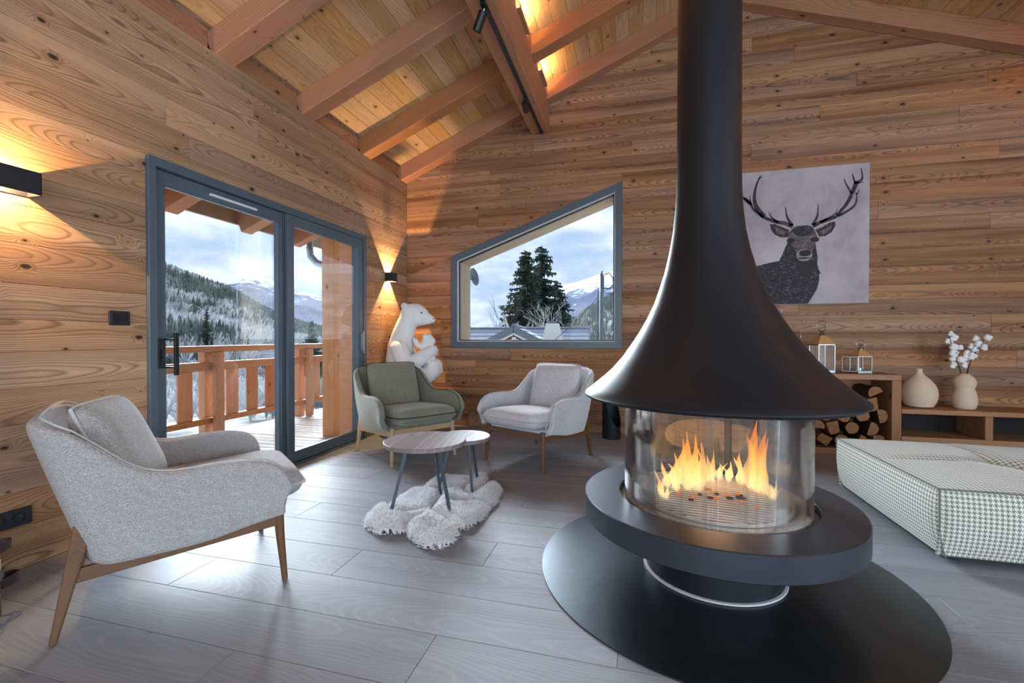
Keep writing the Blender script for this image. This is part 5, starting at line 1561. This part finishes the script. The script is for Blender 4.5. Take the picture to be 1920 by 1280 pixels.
for _ in range(16000):
    h = rng.choice((rng.uniform(34, 60), rng.uniform(34, 60), rng.uniform(-3, 12))); d = 130 + (RH + 6 - 130)*rng.random()**0.75
    p = at(h, d); dens = mnoise.noise(Vector((p.x*0.016, p.y*0.016, 11)))
    f = (d - 130)/(RH - 130)
    z = hill_z(h, d)
    if dens + 0.75*f > rng.uniform(0.05, 0.55): place(cw, rng.choice(CV), (p.x, p.y, z - 0.5), rng.uniform(4.5, 8.5))
    elif rng.random() < 0.55: place(bw, rng.choice(BV), (p.x, p.y, z - 0.5), rng.uniform(3.5, 7))
for _ in range(700):
    h = rng.uniform(34, 60); d = rng.uniform(35, 130); p = at(h, d)
    if rng.random() < 0.6: place(bw, rng.choice(BV), (p.x, p.y, hill_z(h, d) - 0.3), rng.uniform(1.5, 4))
tag(cw.build('conifer_forest', M['conif'], fix=False), 'dark green conifer forest covering the far hillside', 'forest', kind='stuff')
tag(bw.build('bare_woodland', M['bare'], fix=False), 'pale leafless woodland and frosty bushes on the hillside', 'woodland', kind='stuff')

# ---- single trees
def fir(name, h_, d, zb, H, rad, label, seed, gaps=0.0, dens=1.0):
    rg = random.Random(seed); p = at(h_, d, zb)
    o = tag(empty(name, p), label, 'tree', 'fir trees outside')
    MB().tube([(0, 0, 0), (0.05, 0.02, H*0.5), (0, 0, H*0.985)], [0.022*H, 0.013*H, 0.002*H], 8).build('trunk', M['bark'], o)
    m = MB(); z = 0.10*H
    while z < H*0.985:
        f = z/H; rr = rad*(1 - f)**0.72*(0.85 + 0.3*rg.random()) + 0.04*rad
        nb = int((9 + 7*(1-f))*dens)
        for k in range(nb):
            if rg.random() < gaps: continue
            a = rg.uniform(0, 6.283); L = rr*rg.uniform(0.6, 1.12)
            dv = Vector((math.cos(a), math.sin(a), 0)); sv = Vector((-math.sin(a), math.cos(a), 0))
            zz = z + rg.uniform(-0.02, 0.02)*H
            # drooping bough with hanging sprays
            ns = max(3, int(L/(0.055*rad*2)))
            for i in range(ns):
                t0 = (i + 0.3)/ns
                c = dv*(L*t0) + Vector((0, 0, zz - 0.30*L*t0 + 0.16*L*t0*t0))
                w = 0.22*L*(1 - 0.5*t0) + 0.05*rad
                for s in (-1, 1):
                    e1 = c + sv*s*w*rg.uniform(0.7, 1.2) + dv*w*0.5 - Vector((0, 0, w*rg.uniform(0.25, 0.7)))
                    e2 = c + dv*w*rg.uniform(0.6, 1.0) - Vector((0, 0, w*0.15))
                    m.add([c, e1, e2], [(0, 1, 2)])
                e3 = c - Vector((0, 0, w*rg.uniform(0.6, 1.1))) + dv*0.3*w
                m.add([c - dv*0.4*w, e3, c + dv*0.6*w], [(0, 1, 2)])
        z += H*0.021*(1.15 - 0.4*f)
    m.build('foliage', M['firgreen'], o, fix=False)
    return o
t = NT('fir_green')
t.bsdf(t.ramp(t.noise(t.obj(), 1.4, 4, 0.6), [(0.35, srgb(48, 60, 56)), (0.55, srgb(74, 88, 78)), (0.75, srgb(104, 116, 98))]), 0.9, spec=0.15)
M['firgreen'] = t.m
def top(el, d): return zel(el, d)
fir('fir_tree', 13.3, 46, -7.5, top(10.94, 46) + 7.5, 5.0, 'tall dense dark fir behind the slate roof, left one of the pair', 1)
fir('fir_tree', 11.2, 49, -7.5, top(11.45, 49) + 7.5, 6.0, 'tallest fir behind the slate roof, with gaps between its boughs', 2, gaps=0.34)
fir('fir_tree', 9.2, 52, -7.5, top(6.9, 52) + 7.5, 4.4, 'lower dark fir at the right side of the tree group', 3, gaps=0.1)
fir('fir_tree', 38.9, 95, -10, top(1.9, 95) + 10, 3.6, 'lone fir standing just above the balcony railing near the timber post', 4)
fir('fir_tree', 49.0, 150, -9, top(3.1, 150) + 9, 2.8, 'small dark fir above the far chalet on the hillside', 5)
M['birch'] = plain('pale_bark', srgb(190, 186, 180), 0.9, 0, 0.2, 3, 0.15)
def bare(name, h_, d, zb, H, spread, label, seed, mat, levels=4, r0=0.012):
    rg = random.Random(seed); o = tag(empty(name, at(h_, d, zb)), label, 'tree', 'leafless trees outside')
    m = MB()
    def grow(p, dr, L, r, lv):
        q = p + dr*L
        m.tube([p, p.lerp(q, 0.5) + Vector((rg.uniform(-1, 1), rg.uniform(-1, 1), 0))*L*0.05, q], [r, r*0.8, r*0.6], 5, caps=False)
        if lv == 0: return
        for _ in range(rg.choice((3, 3, 4))):
            f = rg.uniform(0.35, 1.0)
            nd = (dr + Vector((rg.uniform(-1, 1), rg.uniform(-1, 1), rg.uniform(-0.1, 0.6)))*spread).normalized()
            grow(p.lerp(q, f), nd, L*rg.uniform(0.5, 0.75), r*0.55, lv - 1)
    for _ in range(2):
        grow(Vector((rg.uniform(-.2, .2), 0, 0)), Vector((rg.uniform(-.15, .15), rg.uniform(-.15, .15), 1)).normalized(), H*0.50, H*r0, levels)
    m.build('branches', mat, o, fix=False)
    return o
bare('birch_tree', 14.4, 36, -6.0, top(3.6, 36) + 6.0, 0.55, 'white-stemmed leafless tree left of the firs above the roof ridge', 3, M['birch'])
bare('leafless_tree', 10.3, 38, -6.0, top(4.2, 38) + 6.5, 0.8, 'grey twiggy leafless tree in front of the firs', 5, M['birch'], 5, 0.009)
bare('leafless_tree', 16.3, 44, -6.0, top(3.4, 44) + 6.5, 0.7, 'thin leafless tree at the far left of the tree group', 9, M['bark'], 4, 0.006)
bare('leafless_tree', 45.6, 70, -9.0, top(1.6, 70) + 9.5, 0.7, 'whitish leafless tree just above the balcony handrail', 12, M['birch'], 5, 0.008)

# ---- neighbouring houses
def rooftex(name, col, dk):
    t = NT(name)
    t.bsdf(t.mix(t.noise(t.obj(), 3, 4, 0.6), col, dk), 0.75, spec=0.4)
    return t.m
M['slate'] = rooftex('slate_roof', srgb(150, 158, 172), srgb(110, 118, 134))
M['slatecap'] = plain('slate_edge', srgb(106, 112, 124), 0.7)
M['chalet'] = plain('chalet_boards', srgb(140, 92, 72), 0.8, 0, 0.3, 6, 0.2)
M['cream'] = plain('cream_render', srgb(222, 218, 210), 0.85)
M['redwall'] = plain('rust_wall', srgb(150, 84, 76), 0.85)
def house(label, h_, d, zb, rz, w, dep, eave, ridge, wall, over=0.6, rows=12, roofm=None):
    """gable front of width w towards local -y, depth dep, heights above zb"""
    p = at(h_, d, zb); o = tag(empty('house', p, rz), label, 'house')
    b = MB().box((-w/2, 0, 0), (w/2, dep, eave)); b.prism([(-w/2, eave), (w/2, eave), (0, ridge)], 1, 0, dep)
    b.build('walls', wall, o)
    sl_ = (ridge - eave)/(w/2); a = math.atan(sl_); Ls = (w/2 + over)/math.cos(a)
    for s in (-1, 1):
        rf_ = MB()
        # lapped courses of slates
        for k in range(rows):
            f0, f1 = k/rows, (k+1)/rows
            x0 = s*(w/2 + over)*(1-f0); x1 = s*(w/2 + over)*(1-f1)
            z0 = ridge + 0.05 - sl_*abs(x0); z1 = ridge + 0.05 - sl_*abs(x1)
            rf_.add([(x0, -over, z0 + 0.045), (x0, dep + over, z0 + 0.045), (x1, dep + over, z1), (x1, -over, z1), (x0, -over, z0 - 0.02), (x0, dep + over, z0 - 0.02), (x1, dep + over, z1 - 0.06), (x1, -over, z1 - 0.06)],
                    [(0,1,2,3), (4,7,6,5), (0,4,5,1), (2,6,7,3), (0,3,7,4), (1,5,6,2)])
        rf_.build('roof_slope', roofm or M['slate'], o)
        MB().beam((s*(w/2 + over), -over - 0.02, ridge - sl_*(w/2+over) - 0.06), (0, -over - 0.02, ridge - 0.06), 0.06, 0.30).build('verge_board', M['slatecap'], o)
        MB().beam((s*(w/2 + over)*0.97, -over + 0.03, ridge - sl_*(w/2+over)*0.97 - 0.28), (0, -over + 0.03, ridge - 0.28), 0.05, 0.10).build('barge_trim', M['cream'], o)
    MB().tube([(0, -over, ridge + 0.08), (0, dep + over, ridge + 0.08)], 0.10, 8).build('ridge_cap', M['slatecap'], o)
    return o
H1 = house('chalet with slate roof and brown gable seen low through the slanted window', 14.6, 21, -4.4, R(9), 8.0, 6.0, 3.85, 5.92, M['chalet'])
MB().box((-0.10, -0.45, 5.25), (0.10, -0.33, 5.5)).build('gable_lamp', M['cream'], H1)
c_ = MB(); c_.add([(1.05, 3.2, 4.9), (2.35, 3.2, 4.9), (2.35, 4.2, 4.9), (1.05, 4.2, 4.9), (1.35, 3.4, 6.22), (2.05, 3.4, 6.22), (2.05, 4.0, 6.22), (1.35, 4.0, 6.22)], [(0,3,2,1), (4,5,6,7), (0,1,5,4), (1,2,6,5), (2,3,7,6), (3,0,4,7)])
ch_ = c_.build('chimney', M['cream'], H1); MB().box((1.45, 3.45, 6.22), (1.95, 3.95, 6.36)).build('chimney_cap', M['slatecap'], ch_)
H2 = house('wide house behind with a blue-grey slate roof facing the window', 6.4, 33, -5.5, R(97), 10.5, 8.0, 4.2, 7.15, M['cream'])
H3 = house('house with a broad slate roof at the left behind the chalet', 21.0, 40, -5.0, R(112), 11.0, 8.0, 3.9, 6.85, M['cream'])
house('far reddish chalet on the frosty slope seen through the left door pane', 50.3, 165, -7.5, R(140), 16, 9, 4.5, 7.2, M['redwall'], 1.0, 6, M['cream'])
house('far grey chalet beside the lone fir, above the railing', 39.9, 130, -9.5, R(100), 12, 9, 4.5, 8.2, M['bark'], 1.0, 6)

# ---- utility pole with cables
up = tag(empty('utility_pole', at(3.75, 19, -5.0)), 'grey utility pole with cable loop right of the slate roofs', 'utility pole')
pt = zel(7.75, 19) + 5.0
MB().tube([(0, 0, 0), (0, 0, pt)], [0.11, 0.08], 10).build('pole', M['greymetal'], up)
MB().tube([(0.02, -0.12, pt - 0.75), (0.02, -0.12, pt - 0.10)], 0.09, 8).build('insulator_box', M['greymetal'], up)
MB().tube([(0.0, 0, pt - 0.02), (0.02, 0, pt + 0.12)], 0.03, 6).build('insulator_box', M['greymetal'], up)
MB().tube([(0.10, -0.1, pt - 0.05), (0.30, -0.1, pt + 0.02), (0.46, -0.1, pt - 0.18), (0.48, -0.1, pt - 0.45), (0.34, -0.1, pt - 0.62), (0.10, -0.1, pt - 0.60)], 0.022, 6).build('cable_loop', M['black'], up)
dn = dirh(3.75)
MB().tube([(-0.13, -0.12, 0), (-0.13, -0.12, pt - 0.7)], 0.022, 6).build('cable', M['black'], up)
MB().tube([(-0.1, 0, pt - 0.9), (-0.9, -1.2, pt - 2.0), (-1.8, -2.6, pt - 2.95), (-2.9, -4.4, pt - 3.8), (-3.6, -6.0, pt - 4.6)], 0.012, 5).build('cable', M['black'], up)
MB().tube([(0.1, 0, pt - 0.75), (1.6, 0.5, pt - 1.3), (4.5, 1.5, pt - 1.7)], 0.012, 5).build('cable', M['black'], up)
MB().beam((-0.35, 0, pt - 2.55), (0.85, 0, pt - 2.55), 0.05, 0.05).build('cross_arm', M['greymetal'], up)
# satellite dish edge on the wall outside the window
sd2 = tag(empty('satellite_dish', (0.715, 0.58, 1.93)), 'grey satellite dish edge outside the window at its left reveal', 'satellite dish')
MB().lathe([(0.0, -0.03), (0.075, -0.02), (0.12, 0.0), (0.123, 0.003), (0.075, -0.016), (0.0, -0.026)], 32).build('dish', M['greymetal'], sd2).rotation_euler = (R(8), R(80), 0)
MB().tube([(0.0, 0.0, -0.02), (-0.12, -0.14, -0.06)], 0.012, 8).build('dish_arm', M['greymetal'], sd2)
